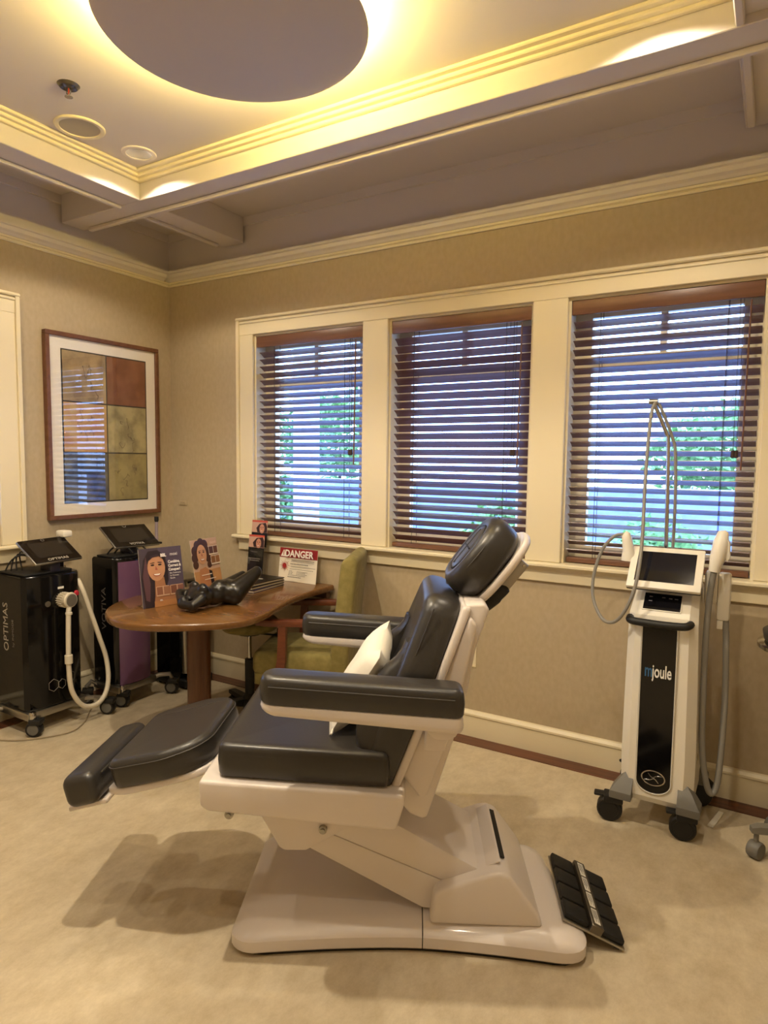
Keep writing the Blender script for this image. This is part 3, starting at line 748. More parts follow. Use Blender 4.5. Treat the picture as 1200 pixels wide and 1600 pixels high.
# pole and hoses
pole = spline([(3.300, -.20, .99), (3.296, -.20, 1.30), (3.288, -.20, 1.585), (3.280, -.202, 1.625), (3.236, -.225, 1.735), (3.226, -.23, 1.755)], 5)
wobj('hose_pole', tube(pole, .0085, 10), M_chrome, mj)
pole2 = spline([(3.322, -.195, .99), (3.326, -.195, 1.30), (3.318, -.195, 1.53), (3.306, -.2, 1.60), (3.262, -.225, 1.72), (3.244, -.23, 1.752)], 5)
wobj('hose', tube(pole2, .0065, 8), M_hose, mj)
wobj('pole_hook', lathe([(.004, -.02), (.012, -.018), (.012, .018), (.004, .02)], 12, Matrix.Translation((3.228, -.232, 1.757)) @ Matrix.Rotation(PI/2, 4, 'Y')), M_steel, mj)
loop = spline([(3.240, -.232, 1.758), (3.226, -.27, 1.70), (3.224, -.33, 1.45), (3.238, -.44, 1.16), (3.226, -.50, .99), (3.170, -.48, .865), (3.095, -.40, .830), (3.040, -.36, .900), (3.030, -.34, 1.00), (3.060, -.33, 1.120), (3.110, -.33, 1.185), (3.150, -.33, 1.195)], 6)
wobj('hose', tube(loop, .0072, 8), M_hose, mj)
hl = [(3.150, -.33, 1.200), (3.156, -.33, 1.196), (3.162, -.33, 1.17), (3.168, -.33, 1.13), (3.172, -.33, 1.105), (3.172, -.33, 1.085)]
wobj('handpiece', tube(hl, [.012, .018, .021, .023, .030, .031], 14), M_white2, mj)
wobj('handpiece_holder', prism([(3.188, 1.095), (3.202, 1.10), (3.222, 1.03), (3.222, .98), (3.19, .98)], -.35, -.30, 'y', .005), M_white2, mj)
hrp = [(3.520, -.32, 1.235), (3.521, -.32, 1.228), (3.517, -.33, 1.19), (3.508, -.34, 1.13), (3.500, -.345, 1.09), (3.498, -.345, 1.072)]
wobj('handpiece', tube(hrp, [.010, .019, .029, .029, .022, .021], 14), M_white2, mj)
wobj('handpiece_trigger', prism([(3.532, 1.215), (3.548, 1.19), (3.552, 1.13), (3.540, 1.11), (3.525, 1.14)], -.345, -.315, 'y', .005), M_white2, mj)
wobj('handpiece_cradle', B(3.462, 3.508, -.30, -.22, .93, 1.06, bev=.008), M_white2, mj)
rh = spline([(3.497, -.345, 1.07), (3.487, -.34, .98), (3.480, -.34, .80), (3.482, -.345, .55), (3.488, -.345, .34), (3.510, -.345, .20), (3.530, -.335, .16), (3.548, -.32, .21), (3.556, -.30, .40), (3.556, -.28, .60), (3.544, -.25, .85), (3.53, -.24, .93)], 6)
wobj('hose', tube(rh, .0125, 10), M_hose, mj)
wobj('storage_pocket', B(3.508, 3.556, -.27, -.215, .86, 1.055, bev=.010), M_white2, mj)
wobj('pocket_tab', B(3.512, 3.534, -.268, -.22, .825, .86, bev=.003), M_white2, mj)
o = obj('floor_strip', B(-.012, .012, -.075, .075, 0, .006, bev=.002, seg=1), M_white2); o.location = (3.545, -.225, 0); o.rotation_euler = (0, 0, math.radians(-12))
tag(o, 'pale plastic strip lying on the floor beside the white laser machine', 'strip')

# --- two black towers by the picture wall
def tower(root, x0, x1, y0, y1, zb, zt, frontm, inset):
    rings = []
    for z in (zb, zb+.01, zt-.012, zt):
        sh = 0 if zb < z < zt else .006
        n = 8; pts = [(x0+sh, y0+sh), (x1-.035-sh, y0+sh)]
        for i in range(n+1):
            t = i/n; y = y0+.02+(y1-y0-.04)*t; pts.append((x1-.012+.024*(1-(2*t-1)**2)-sh, y))
        pts += [(x1-.035-sh, y1-sh), (x0+sh, y1-sh)]
        rings.append([(x, y, z) for x, y in pts])
    wobj('cabinet', loft(rings), M_gloss, root, smooth=30)
    if inset:
        rings = []
        for z in (zb+.002, zt-.02):
            pts = []
            for i in range(9):
                t = .01+.98*i/8; y = y0+.02+(y1-y0-.04)*t; pts.append((x1-.0095+.024*(1-(2*t-1)**2), y, z))
            pts += [(p[0]-.006, p[1], z) for p in pts[::-1]]
            rings.append(pts)
        wobj('front_panel', loft(rings), frontm, root, smooth=30)
    wobj('base_plate', B(x0-.005, x1+.012, y0-.008, y1+.008, zb-.042, zb-.001, bev=.006), M_steel, root)
    rings = []
def tablet(root, xb, zb, xt, zt, yb0, yb1, yt0, yt1, word, xs):
    X = Vector((0, 1, 0)); bl = Vector((xb, (yb0+yb1)/2, zb)); tp = Vector((xt, (yt0+yt1)/2, zt))
    Y = (tp-bl); L = Y.length; Y.normalize(); X = (X-Y*X.dot(Y)).normalized(); N = X.cross(Y); wd = yb1-yb0
    M = frame_M((bl+tp)/2, X, Y, N)
    s = wobj('tablet', xf(B(-wd/2, wd/2, -L/2, L/2, -.016, -.002, bev=.005), M), M_steel, root)
    wobj('bezel', xf(B(-wd/2+.004, wd/2-.004, -L/2+.004, L/2-.004, -.002, .002, bev=.0015, seg=1), M), mat('bezel_black', '17110d', .2), root, s)
    wobj('display', xf(B(-wd*.36, wd*.36, -L*.30, L*.32, .002, .0028), M), mat('display_off', '2c2723', .18), root, s, 0)
    Mi = Matrix.Translation(root.location).inverted() @ M
    text('lettering', word, .026, mat('print_silver', 'b9b2a6', .4), s, Mi @ Matrix.Translation((0, -L*.44, .0025)), xs=xs, align='CENTER')
    return s, M, Mi, L
opt = empty('laser_tower', (.20, -1.12, 0), 0, 'glossy black rolling laser tower with white handpiece and hose under the picture', 'laser machine')
tower(opt, .045, .335, -1.285, -.950, .128, .856, M_gloss, False)
s, M, Mi, L = tablet(opt, .335, .925, .165, 1.036, -1.218, -.938, -1.225, -.945, 'OPTIMAS', 1.15)
tri = Print(); 
hexm = mat('hex_line', '8d867a', .4)
for i, (cx, cz, r_) in enumerate(((-.02, 0, .011), (-.007, 0, .009))):
    pass
wobj('tablet_logo', tube([M @ Vector((.010*math.cos(PI/3*k+PI/6), L*.41+.009*math.sin(PI/3*k+PI/6), .0025)) for k in range(6)], .0012, 4, closed=True), hexm, opt, s)
wobj('tablet_neck', prism([(.20, .856), (.30, .856), (.30, .905), (.255, .965), (.215, .965)], -1.115, -1.055, 'y', .006), mat('neck_plastic', '2a2735', .4), opt)
wobj('top_tray', B(.06, .30, -1.265, -.985, .856, .868, bev=.004), M_dark, opt)
for k in range(4):
    random.seed(20+k)
    pth = spline([(.10+.02*k, -1.25+.02*k, .868), (.12, -1.22+.015*k, .93+.012*k), (.16, -1.17+.02*k, .955-.01*k), (.19, -1.12+.015*k, .925), (.17, -1.08, .872)], 6)
    wobj('cable', tube(pth, .0045, 6), M_dark, opt)
opt_front = .359
def sideM(root, x, z, y): return frame_M(Vector((x, y, z))-root.location, (0, 0, 1), (-1, 0, 0), (0, -1, 0))
text('lettering', 'OPTIMAS', .063, mat('print_grey', 'a39b8f', .4), opt, sideM(opt, .172, .44, -1.2858), xs=1.04)
text('lettering', 'by INMODE', .022, mat('print_dim', '6a6259', .4), opt, sideM(opt, .225, .47, -1.2858), xs=1.35)
def fx(y, y0=-1.285, y1=-.965, x1=.335): t = (y-y0-.02)/(y1-y0-.04); return x1-.012+.024*(1-(2*t-1)**2)
for cy, cz, r_ in ((-1.145, .245, .030), (-1.095, .240, .024), (-1.04, .262, .030)):
    wobj('hexagon_logo', tube([(fx(cy+r_*math.sin(PI/3*k))+.002, cy+r_*math.sin(PI/3*k), cz+r_*1.15*math.cos(PI/3*k)) for k in range(6)], .0013, 4, closed=True), hexm, opt, smooth=0)
wobj('small_label', B(fx(-1.09)-.001, fx(-1.09)+.0015, -1.105, -1.070, .772, .784), mat('label_white', 'e8e4da', .5), opt, smooth=0)
RY90 = Matrix.Rotation(PI/2, 4, 'Y')
wobj('power_button', lathe([(.003, 0), (.014, 0), (.016, .004), (.003, .006)], 20, Matrix.Translation((fx(-1.165), -1.165, .70)) @ RY90), M_steel, opt)
wobj('stop_button', lathe([(.012, 0), (.017, .008), (.012, .018), (.003, .02)], 16, Matrix.Translation((fx(-.985)-.002, -.985, .728)) @ RY90), mat('red_knob', 'b0283a', .3), opt)
hp = wobj('handpiece', lathe([(.036, -.004), (.040, .004), (.040, .055), (.043, .060), (.040, .068), (.004, .070)], 28, Matrix.Translation((fx(-1.07), -1.078, .712)) @ Matrix.Rotation(math.radians(8), 4, 'Z') @ RY90), M_hosew, opt)
wobj('handpiece_cap', lathe([(.004, .0705), (.034, .0705), (.034, .072), (.004, .0725)], 24, Matrix.Translation((fx(-1.07), -1.078, .712)) @ Matrix.Rotation(math.radians(8), 4, 'Z') @ RY90), mat('cap_grey', '8f887d', .35, metal=.5), opt, hp)
bm = bmesh.new()
for k in range(20):
    a = 2*PI*k/20; box(bm, fx(-1.07)+.006, fx(-1.07)+.05, -1.081+.040*math.sin(a)-.0018, -1.081+.040*math.sin(a)+.0018, .712+.040*math.cos(a)-.0018, .712+.040*math.cos(a)+.0018)
wobj('grip_ribs', bm, M_hosew, opt, hp, 0)
hs = spline([(.405, -1.080, .675), (.405, -1.085, .62), (.402, -1.088, .45), (.402, -1.088, .32), (.405, -1.075, .20), (.415, -1.02, .105), (.42, -.94, .085), (.41, -.875, .12), (.39, -.835, .20), (.36, -.825, .32), (.35, -.86, .45), (.34, -.91, .62), (.33, -.945, .74), (.30, -.955, .80)], 6)
wobj('handpiece_hose', tube(hs, .0135, 10), M_hosew, opt)
wobj('hose_collar', lathe([(.0135, -.024), (.021, -.023), (.021, .023), (.0135, .024)], 14, Matrix.Translation((.402, -1.088, .385))), M_hosew, opt)
wobj('hose_collar', lathe([(.0135, -.008), (.018, -.006), (.018, .006), (.0135, .008)], 14, Matrix.Translation((.405, -1.082, .640))), M_hosew, opt)
wobj('side_handpiece', tube([(.14, -.95, .86), (.14, -.945, .93), (.145, -.945, 1.00), (.15, -.945, 1.035)], [.015, .014, .020, .020], 12), M_white2, opt)
wobj('handpiece_head', xf(B(-.03, .045, -.03, .03, -.018, .020, bev=.010), Matrix.Translation((.155, -.940, 1.05))), M_white2, opt)
wobj('handpiece_clip', B(.13, .16, -.965, -.945, .84, .90, bev=.003), M_dark, opt)
caster(opt, .350, -1.262, .042, 35, M_grey); caster(opt, .405, -.852, .042, 30, M_grey, True)
wobj('outrigger', tube([(.32, -.965, .107), (.38, -.925, .115), (.400, -.858, .097)], .013, 8), M_steel, opt)
wobj('corner_post', lathe([(.016, .086), (.018, .090), (.018, .128), (.014, .134)], 14, Matrix.Translation((.347, -1.268, 0))), M_chrome, opt)
caster(opt, .075, -1.345, .042, 60, M_grey); wobj('outrigger', tube([(.10, -1.28, .107), (.085, -1.32, .12), (.078, -1.345, .097)], .013, 8), M_steel, opt)
caster(opt, .10, -.905, .042, -20, M_grey); wobj('outrigger', tube([(.13, -.965, .107), (.105, -.93, .12), (.10, -.905, .097)], .013, 8), M_steel, opt)

vot = empty('laser_tower', (.29, -.62, 0), 0, 'rolling laser tower with a purple front panel behind the round table', 'laser machine')
tower(vot, .165, .385, -.765, -.50, .128, .895, M_purple, True)
s, M, Mi, L = tablet(vot, .335, .953, .175, 1.070, -.722, -.397, -.705, -.40, 'VOTIVA', 1.1)
wobj('tablet_logo', tube([M @ Vector((-.014, L*.44, .0025)), M @ Vector((-.004, L*.37, .0025)), M @ Vector((0, L*.40, .0025)), M @ Vector((.004, L*.37, .0025)), M @ Vector((.014, L*.44, .0025))], .0018, 4), hexm, vot, s)
wobj('tablet_neck', prism([(.20, .895), (.30, .895), (.30, .935), (.265, 1.0), (.225, 1.0)], -.60, -.54, 'y', .006), mat('neck_plastic', '2a2735', .4), vot)
wobj('top_tray', B(.18, .35, -.745, -.52, .895, .906, bev=.004), M_dark, vot)
for k in range(3): wobj('cable', tube(spline([(.22, -.70+.05*k, .906), (.26, -.68+.05*k, .95), (.31, -.64+.05*k, .955), (.34, -.61+.05*k, .915), (.33, -.60, .9)], 5), .005, 6), M_dark, vot)
text('lettering', 'VOTIVA', .056, mat('print_dim2', '57514b', .4), vot, sideM(vot, .285, .46, -.7658), xs=1.3)
wobj('paper_tag', xf(B(-.001, .001, -.035, .035, -.022, .022), Matrix.Translation((.43, -.585, .86)) @ Matrix.Rotation(math.radians(14), 4, 'X')), mat('label_white', 'e8e4da', .5), vot, smooth=0)
wobj('tag_string', tube([(.38, -.58, .90), (.41, -.582, .90), (.43, -.585, .882)], .0015, 5), M_hosew, vot)
wd_ = wobj('wand', tube([(.30, -.395, .955), (.295, -.390, 1.02), (.29, -.385, 1.085)], [.012, .010, .010], 10), mat('wand_mauve', '8d7f86', .4), vot)
wobj('wand_tip', tube([(.29, -.385, 1.083), (.289, -.384, 1.095), (.288, -.383, 1.118)], [.010, .014, .013], 10), M_dark, vot, wd_)
wobj('wand_clip', B(.275, .33, -.425, -.375, .945, .958, bev=.003), M_dark, vot)
caster(vot, .383, -.738, .042, 30, M_grey); wobj('corner_post', lathe([(.016, .086), (.018, .090), (.018, .128), (.014, .134)], 14, Matrix.Translation((.392, -.742, 0))), M_chrome, vot)
caster(vot, .452, -.420, .042, 30, M_grey); wobj('outrigger', tube([(.37, -.50, .107), (.40, -.475, .125), (.442, -.428, .125), (.450, -.42, .097)], .014, 8), M_steel, vot)
caster(vot, .16, -.825, .042, 50, M_grey); wobj('outrigger', tube([(.185, -.765, .107), (.165, -.79, .13), (.16, -.825, .10)], .013, 8), M_steel, vot)
caster(vot, .16, -.43, .042, 0, M_grey); wobj('outrigger', tube([(.185, -.50, .107), (.165, -.47, .13), (.16, -.43, .10)], .013, 8), M_steel, vot)

tm = empty('equipment_cart', (.36, -.20, 0), 0, 'black and silver equipment cart standing in the corner behind the purple tower', 'equipment cart')
wobj('cabinet', B(.20, .43, -.33, -.13, .06, .70, bev=.012), M_gloss, tm)
wobj('column', tube([(.455, -.30, .10), (.445, -.30, .30), (.440, -.30, .70)], [.030, .024, .022], 12), M_steel, tm)
wobj('foot', B(.19, .50, -.345, -.115, .012, .06, bev=.010), M_dark, tm)
wobj('side_panel', B(.43, .436, -.27, -.14, .10, .68), M_chrome, tm, smooth=0)
wobj('top_shelf', B(.19, .47, -.34, -.12, .70, .72, bev=.006), M_steel, tm)
for x, y in ((.22, -.31), (.47, -.31), (.22, -.15), (.47, -.15)): wobj('glide', lathe([(.014, 0), (.016, .004), (.012, .014)], 10, Matrix.Translation((x, y, 0))), M_dark, tm)

o = obj('power_cord', tube(spline([(.09, -.905, .845), (.075, -.88, .84), (.05, -.85, .70), (.045, -.84, .50), (.06, -.86, .30), (.07, -.865, .06), (.12, -.81, .008), (.19, -.79, .006), (.30, -.90, .006), (.42, -1.02, .006), (.47, -1.15, .006), (.36, -1.33, .006), (.2, -1.42, .006)], 5), .0032, 6), mat('cord_tan', 'a2937a', .6))
tag(o, 'thin tan power cord trailing on the floor behind the black laser tower', 'cord')

# ------------------------------------------------------------------ round-ended table
tb = empty('peninsula_table', (1.12, -.62, 0), 0, 'cherry wood peninsula table with a rounded end on a column leg', 'table')
outl = spline([(.775, -.022), (.765, -.30), (.735, -.60), (.700, -.80), (.745, -1.02), (.88, -1.20), (1.08, -1.295), (1.27, -1.265), (1.46, -1.12), (1.575, -.96), (1.565, -.80), (1.505, -.62), (1.455, -.44), (1.428, -.25), (1.428, -.022)], 5)
def toff(d):
    P = [Vector((p.x, p.y)) if hasattr(p, 'x') else Vector(p) for p in outl]; out = []
    c = Vector((1.12, -.62))
    for i, p in enumerate(P):
        a, b = P[max(i-1, 0)], P[min(i+1, len(P)-1)]; t = (b-a).normalized(); n = Vector((-t.y, t.x))
        out.append(p+n*d)
    return out
rings = [[(p.x, min(p.y, -.022), z) for p in toff(d)] for d, z in ((.020, .700), (.004, .706), (0, .716), (0, .730), (.004, .737), (.010, .740))]
wobj('table_top', loft(rings), M_wood, tb, smooth=45)
wobj('column_leg', lathe([(.060, .012), (.060, .70)], 32, Matrix.Translation((1.15, -.845, 0))), M_wood2, tb)
wobj('leg_foot', lathe([(.10, 0), (.10, .008), (.095, .012), (.002, .012)], 32, Matrix.Translation((1.15, -.845, 0))), M_dark, tb)
wobj('wall_cleat', B(.80, 1.40, -.060, -.024, .66, .70), M_wood2, tb, smooth=0)
TZ = .7405
def face(P, x, y, s, skin, dark, lips):
    P.ell(x, y, .038*s, .054*s, skin); P.ell(x-.016*s, y+.012*s, .008*s, .0035*s, dark); P.ell(x+.016*s, y+.012*s, .008*s, .0035*s, dark)
    P.ell(x-.016*s, y+.021*s, .011*s, .0018*s, dark, 6, 12); P.ell(x+.016*s, y+.021*s, .011*s, .0018*s, dark, -6, 12)
    P.poly([(x-.003*s, y+.008*s), (x-.006*s, y-.008*s), (x+.005*s, y-.009*s)], lips); P.ell(x, y-.024*s, .017*s, .010*s, lips, 0, 16, 180, 360); P.ell(x, y-.0245*s, .014*s, .006*s, 'f3ece2', 0, 14, 180, 360)
def sign_stand(name, p0, p1, h, lean, label):
    """upright acrylic holder; p0, p1 floor ends of its front face"""
    a, b = Vector((*p0, TZ)), Vector((*p1, TZ)); X = (b-a).normalized(); N0 = X.cross(Vector((0, 0, 1))); wd = (b-a).length
    Y = (Vector((0, 0, 1))*math.cos(lean)-N0*math.sin(lean)).normalized(); N = X.cross(Y)
    root = empty(name, a, 0, label, 'sign')
    M = frame_M((0, 0, 0), X, Y, N)
    obj('holder', xf(B(0, wd, 0, h, -.004, -.0005, bev=.0008, seg=1), M), mat('holder_acrylic', 'b9b2a6', .15), root, 0)
    obj('holder_foot', xf(B(.01, wd-.01, -.0, .003, -.09, -.004), frame_M((0, 0, 0), X, (0, 0, 1), N0)), M_acry, root, 0)
    return root, M, wd
# poster 1
root, M, wd = sign_stand('poster_stand', (1.012, -1.078), (1.062, -.850), .300, math.radians(9), 'dark mauve poster of a smiling woman in a clear stand on the table edge')
P = Print(); P.rect(0, 0, wd, .300, '4a3f4a'); P.rect(wd*.45, .05, wd*.55, .25, '54485a')
P.poly([(.012, 0), (.004, .15), (.02, .24), (.05, .285), (.10, .288), (.135, .262), (.150, .20), (.150, .13), (.125, .07), (.06, 0)], '2c1f26')
P.poly([(.02, .04), (.012, .16), (.035, .26), (.05, .12), (.04, .03)], '5b3d45')
P.poly([(.07, .06), (.075, .14), (.125, .15), (.13, .105), (.20, .085), (wd-.004, .05), (wd-.004, .0), (.06, 0)], 'a5714f')
face(P, .088, .198, 1.25, 'c48f6c', '2a1a16', 'a8574a'); P.poly([(.048, .235), (.062, .262), (.10, .268), (.128, .24), (.105, .256), (.07, .252)], '3a2a33')
for k in range(2): P.rect(.075+k*.078, .052, .072, .050, 'cfa88a')
for k in range(4): P.rect(.078+k*.0378+(.002 if k > 1 else 0), .059, .0325, .040, ('8a5a44', '9a6a50', '7a4c3c', '86584a')[k])
P.rect(.06, 0, wd-.06, .030, 'b07a4c')
P.done('print', root, M)
W1 = mat('print_white', 'ece6e2', .5)
for s_, x, y, sz, bo in (('BBL', .108, .252, .022, .0012), ('moxi', .160, .254, .024, 0), ('Combine,', .146, .216, .0195, .0008), ('Correct &', .146, .196, .0195, .0008), ('Conquer!', .146, .176, .0195, .0008), ('Skin Treatments', .150, .160, .0110, 0), ('for Dramatic', .152, .147, .0110, 0), ('Results', .152, .134, .0110, 0), ('BBL', .085, .028, .012, 0)):
    text('lettering', s_, sz, W1, root, M @ Matrix.Translation((x, y, .016)), ex=.0002, bold=bo, xs=.86)
# poster 2
root, M, wd = sign_stand('poster_stand', (.868, -.590), (.842, -.360), .285, math.radians(10), 'beige poster of a curly-haired woman in a clear stand near the wall')
P = Print(); P.rect(0, 0, wd, .285, 'c8a58c'); P.rect(0, 0, wd, .10, 'bb8c5c')
for (x, y, a) in ((.03, .22, .03), (.055, .25, .03), (.085, .262, .03), (.115, .25, .03), (.13, .21, .028), (.135, .17, .025), (.02, .18, .028), (.02, .14, .024), (.138, .13, .02)): P.ell(x, y, a, a, '4a2c20', 0, 14)
P.poly([(.03, 0), (.045, .11), (.10, .12), (.135, .09), (.15, 0)], 'b67d55'); P.poly([(.125, .10), (.15, .09), (.16, 0), (.13, 0)], '20181a')
face(P, .080, .195, 1.08, 'cf9a72', '2a1a16', 'a8574a')
for k in range(2):
    P.rect(.142+k*.008, .185-k*.058, .082, .052, 'eadcca')
    for j in range(2): P.rect(.145+k*.008+j*.039, .192-k*.058, .036, .042, ('5c3a30', '6b4436', '8a5c38', '94653f')[k*2+j])
P.rect(.05, .072, .09, .005, 'eadcca'); P.rect(.07, .045, .10, .004, 'eadcca')
P.done('print', root, M)
text('lettering', 'moxi', .026, mat('print_pink', 'e2c3ae', .5), root, M @ Matrix.Translation((.150, .250, .016)), ex=.0002)
# brochure holder with two leaflets showing
root = empty('brochure_holder', (.893, -.150, TZ), 0, 'tall black leaflet holder with two face leaflets by the window sill', 'brochure holder')
lean = Matrix.Rotation(math.radians(-6), 4, 'X')
FMx = Matrix.Translation((0, 0, .004)) @ lean @ frame_M((0, 0, 0), (1, 0, 0), (0, 0, 1), (0, -1, 0))
obj('back_sheet', xf(B(-.070, .070, .0, .300, -.040, -.037), FMx), M_acry, root, 0)
obj('front_pocket', xf(B(-.066, .066, .0, .190, -.002, .0), FMx), M_acry, root, 0)
obj('pocket_floor', B(-.066, .066, -.005, .040, .0, .004), M_acry, root, 0)
P = Print(); P.rect(-.064, .004, .128, .236, '17120f'); P.rect(-.064, .195, .128, .075, 'c9a08a'); P.rect(-.064, .262, .128, .012, 'c4503c')
P.poly([(-.02, .197), (-.03, .225), (.0, .255), (.05, .262), (.062, .24), (.062, .197)], '3a211b'); face(P, .018, .222, .55, 'c98e72', '2a1a16', 'a8574a')
P.rect(-.035, .165, .05, .004, '6b625a'); P.rect(-.055, .122, .095, .005, '8b8278'); P.rect(-.045, .110, .08, .005, '8b8278'); P.rect(-.055, .030, .09, .004, '55504a')
P.done('leaflet', root, FMx @ Matrix.Translation((0, 0, -.014)))
P = Print(); P.rect(-.062, .20, .128, .165, '14100e'); P.rect(-.062, .290, .128, .073, 'c9a08a'); P.rect(-.062, .355, .128, .012, 'c4503c')
P.poly([(-.015, .291), (-.025, .318), (.0, .345), (.05, .354), (.064, .33), (.064, .291)], '3a211b'); face(P, .022, .315, .55, 'c98e72', '2a1a16', 'a8574a')
P.done('leaflet', root, FMx @ Matrix.Translation((0, 0, -.032)))
# danger sign
root = empty('danger_sign', (1.190, -.085, TZ), 0, 'white laser danger sign with a red header leaning by the window wall', 'sign')
lean = Matrix.Rotation(math.radians(-7), 4, 'X')
SMx = lean @ frame_M((0, 0, 0), (1, 0, 0), (0, 0, 1), (0, -1, 0))
obj('board', xf(B(-.146, .146, 0, .206, -.004, 0, bev=.001, seg=1), SMx), mat('sign_white', 'ece4d2', .4), root, 0)
P = Print(); P.rect(-.146, .146, .292, .060, '8c1f22'); P.poly([(-.138, .152), (-.092, .152), (-.115, .196)], 'efe8dc'); P.poly([(-.117, .160), (-.113, .160), (-.112, .182), (-.118, .182)], '8c1f22')
for k in range(16):
    a = 2*PI*k/16; c, s_ = math.cos(a), math.sin(a); r1, r2 = .018, (.046 if k % 2 == 0 else .036)
    P.poly([(-.098+r1*c-.0018*s_, .096+r1*s_+.0018*c), (-.098+r2*c, .096+r2*s_), (-.098+r1*c+.0018*s_, .096+r1*s_-.0018*c)], 'a0262a')
P.ell(-.098, .096, .016, .016, 'a0262a')
P.rect(-.05, .0925, .19, .0022, '3c342c')
for y, x0, x1, hh in ((.132, -.045, .135, .004), (.124, -.045, .135, .003), (.108, -.045, .095, .0055), (.078, -.045, .14, .003), (.066, -.045, -.02, .003), (.066, .015, .10, .003), (.058, -.045, -.01, .003), (.058, .015, .085, .003), (.050, -.045, -.012, .003), (.050, .015, .10, .003), (.042, -.045, .09, .003), (.030, -.045, .06, .005)):
    n = max(2, int((x1-x0)/.012))
    for k in range(n): P.rect(x0+(x1-x0)*k/n, y, (x1-x0)/n*.78, hh, '6b6256')
P.done('print', root, SMx)
text('lettering', 'DANGER', .058, mat('danger_white', 'f2ece2', .4), root, SMx @ Matrix.Translation((-.088, .155, .024)), ex=.0003, bold=.0016, xs=.93)
# booklets
for k, (z, rz, m, lab, wx, wy) in enumerate(((TZ, 3, mat('booklet_purple', '3a3048', .4), 'dark purple booklet at the bottom of the small stack on the table', .235, .30), (TZ+.017, -1, mat('booklet_black', '15120f', .3), 'black folder in the middle of the small stack on the table', .225, .29), (TZ+.034, -3, mat('booklet_black', '15120f', .3), 'black folder with white print on top of the small stack on the table', .22, .285))):
    root = empty('booklet', (1.075+.004*k, -.345, z), math.radians(rz+2), lab, 'booklet', 'booklets stacked on the table')
    obj('cover', B(-wx/2, wx/2, -wy/2, wy/2, .0125, .0165, bev=.001, seg=1), m, root, 0)
    obj('back_cover', B(-wx/2, wx/2, -wy/2, wy/2, 0, .0025, bev=.0008, seg=1), m, root, 0)
    obj('pages', B(-wx/2+.005, wx/2-.005, -wy/2+.004, wy/2-.004, .0025, .0125), mat('pages_cream', 'cfc4a8', .8), root, 0)
    if k == 2:
        o = Print(); o.rect(-.09, -.06, .004, .11, '8a8378'); o.ell(.03, .02, .018, .012, 'b9b2a6'); o.rect(.02, -.03, .03, .004, '8a8378'); o.done('cover_print', root, Matrix.Translation((0, 0, .0163)))
# statue
root = empty('statuette', (1.205, -.985, TZ), math.radians(76), 'glossy black reclining torso statuette on the table', 'statuette')
bm = bmesh.new()
def ellip(c, r, rot=None):
    t = bmesh.new(); bmesh.ops.create_icosphere(t, subdivisions=3, radius=1)
    Mx = Matrix.Translation(c) @ (rot or Matrix.Identity(4)) @ Matrix.Diagonal((*r, 1)); xf(t, Mx)
    me = bpy.data.meshes.new('t'); t.to_mesh(me); t.free(); bm.from_mesh(me); bpy.data.meshes.remove(me)
def limb(a, b, r0, r1, n=9):
    a, b = Vector(a), Vector(b)
    for i in range(n):
        t = i/(n-1); rr = r0+(r1-r0)*t; ellip(a.lerp(b, t), (rr, rr, rr))
ellip((.095, 0, .052), (.075, .062, .048)); ellip((.175, 0, .046), (.075, .050, .042)); ellip((.265, 0, .056), (.072, .066, .054)); ellip((.225, 0, .075), (.06, .045, .035))
ellip((.085, -.033, .086), (.030, .028, .026)); ellip((.085, .033, .086), (.030, .028, .026))
limb((.06, -.055, .05), (.00, -.062, .030), .026, .020, 5); limb((.06, .055, .05), (.015, .065, .060), .026, .022, 5); limb((.0, -.062, .030), (-.025, .0, .030), .021, .018, 5); limb((.015, .065, .06), (-.02, .01, .04), .022, .017, 5)
ellip((-.008, 0, .036), (.030, .028, .030))
limb((.285, -.034, .050), (.445, -.030, .128), .052, .027, 10); limb((.285, .036, .050), (.415, .050, .098), .050, .028, 10)
for v in bm.verts: v.co.x *= .90; v.co.y *= 1.2; v.co.z = max(v.co.z*1.2, 0.0)
st = obj('figure', bm, M_bronze, root, 0)
md = st.modifiers.new('remesh', 'REMESH'); md.mode = 'VOXEL'; md.voxel_size = .006; md.use_smooth_shade = True
md = st.modifiers.new('smooth', 'SMOOTH'); md.iterations = 6; md.factor = .5

# ------------------------------------------------------------------ olive armchair
ac = empty('armchair', (1.525, -.335, 0), math.radians(25), 'olive upholstered armchair with dark wood arms by the window wall', 'armchair')   # faces local -x
obj('seat_cushion', B(-.30, .15, -.225, .225, .345, .475, bev=.035, seg=4), M_green, ac, 60)
obj('seat_rail', B(-.285, .17, -.222, .222, .295, .36, bev=.012), M_green, ac)
bk = prism([(.105, .32), (.205, .32), (.265, .97), (.240, .995), (.205, .99), (.175, .96)], -.220, .220, 'y', .022, 3)
obj('backrest', bk, M_green, ac, 60)
for sg in (-1, 1):
    y0, y1 = sorted((sg*.232, sg*.278)); ym = sg*.255; yr = sg*.195
    obj('arm', prism([(-.265, .632), (-.255, .660), (.15, .668), (.165, .645), (.165, .635), (-.2, .626)], y0, y1, 'y', .006), M_chairwood, ac)
    obj('leg', loft([[(x+dx, ym+y, z) for x, y in ((-a, -.02), (a, -.02), (a, .02), (-a, .02))] for dx, a, z in ((-.165, .016, 0), (-.155, .020, .15), (-.145, .026, .33), (-.125, .022, .45), (-.120, .020, .630))]), M_chairwood, ac, 30)
    obj('leg', loft([[(x+dx, yr+y, z) for x, y in ((-a, -.018), (a, -.018), (a, .018), (-a, .018))] for dx, a, z in ((.25, .016, 0), (.215, .020, .20), (.19, .022, .34))]), M_chairwood, ac, 30)

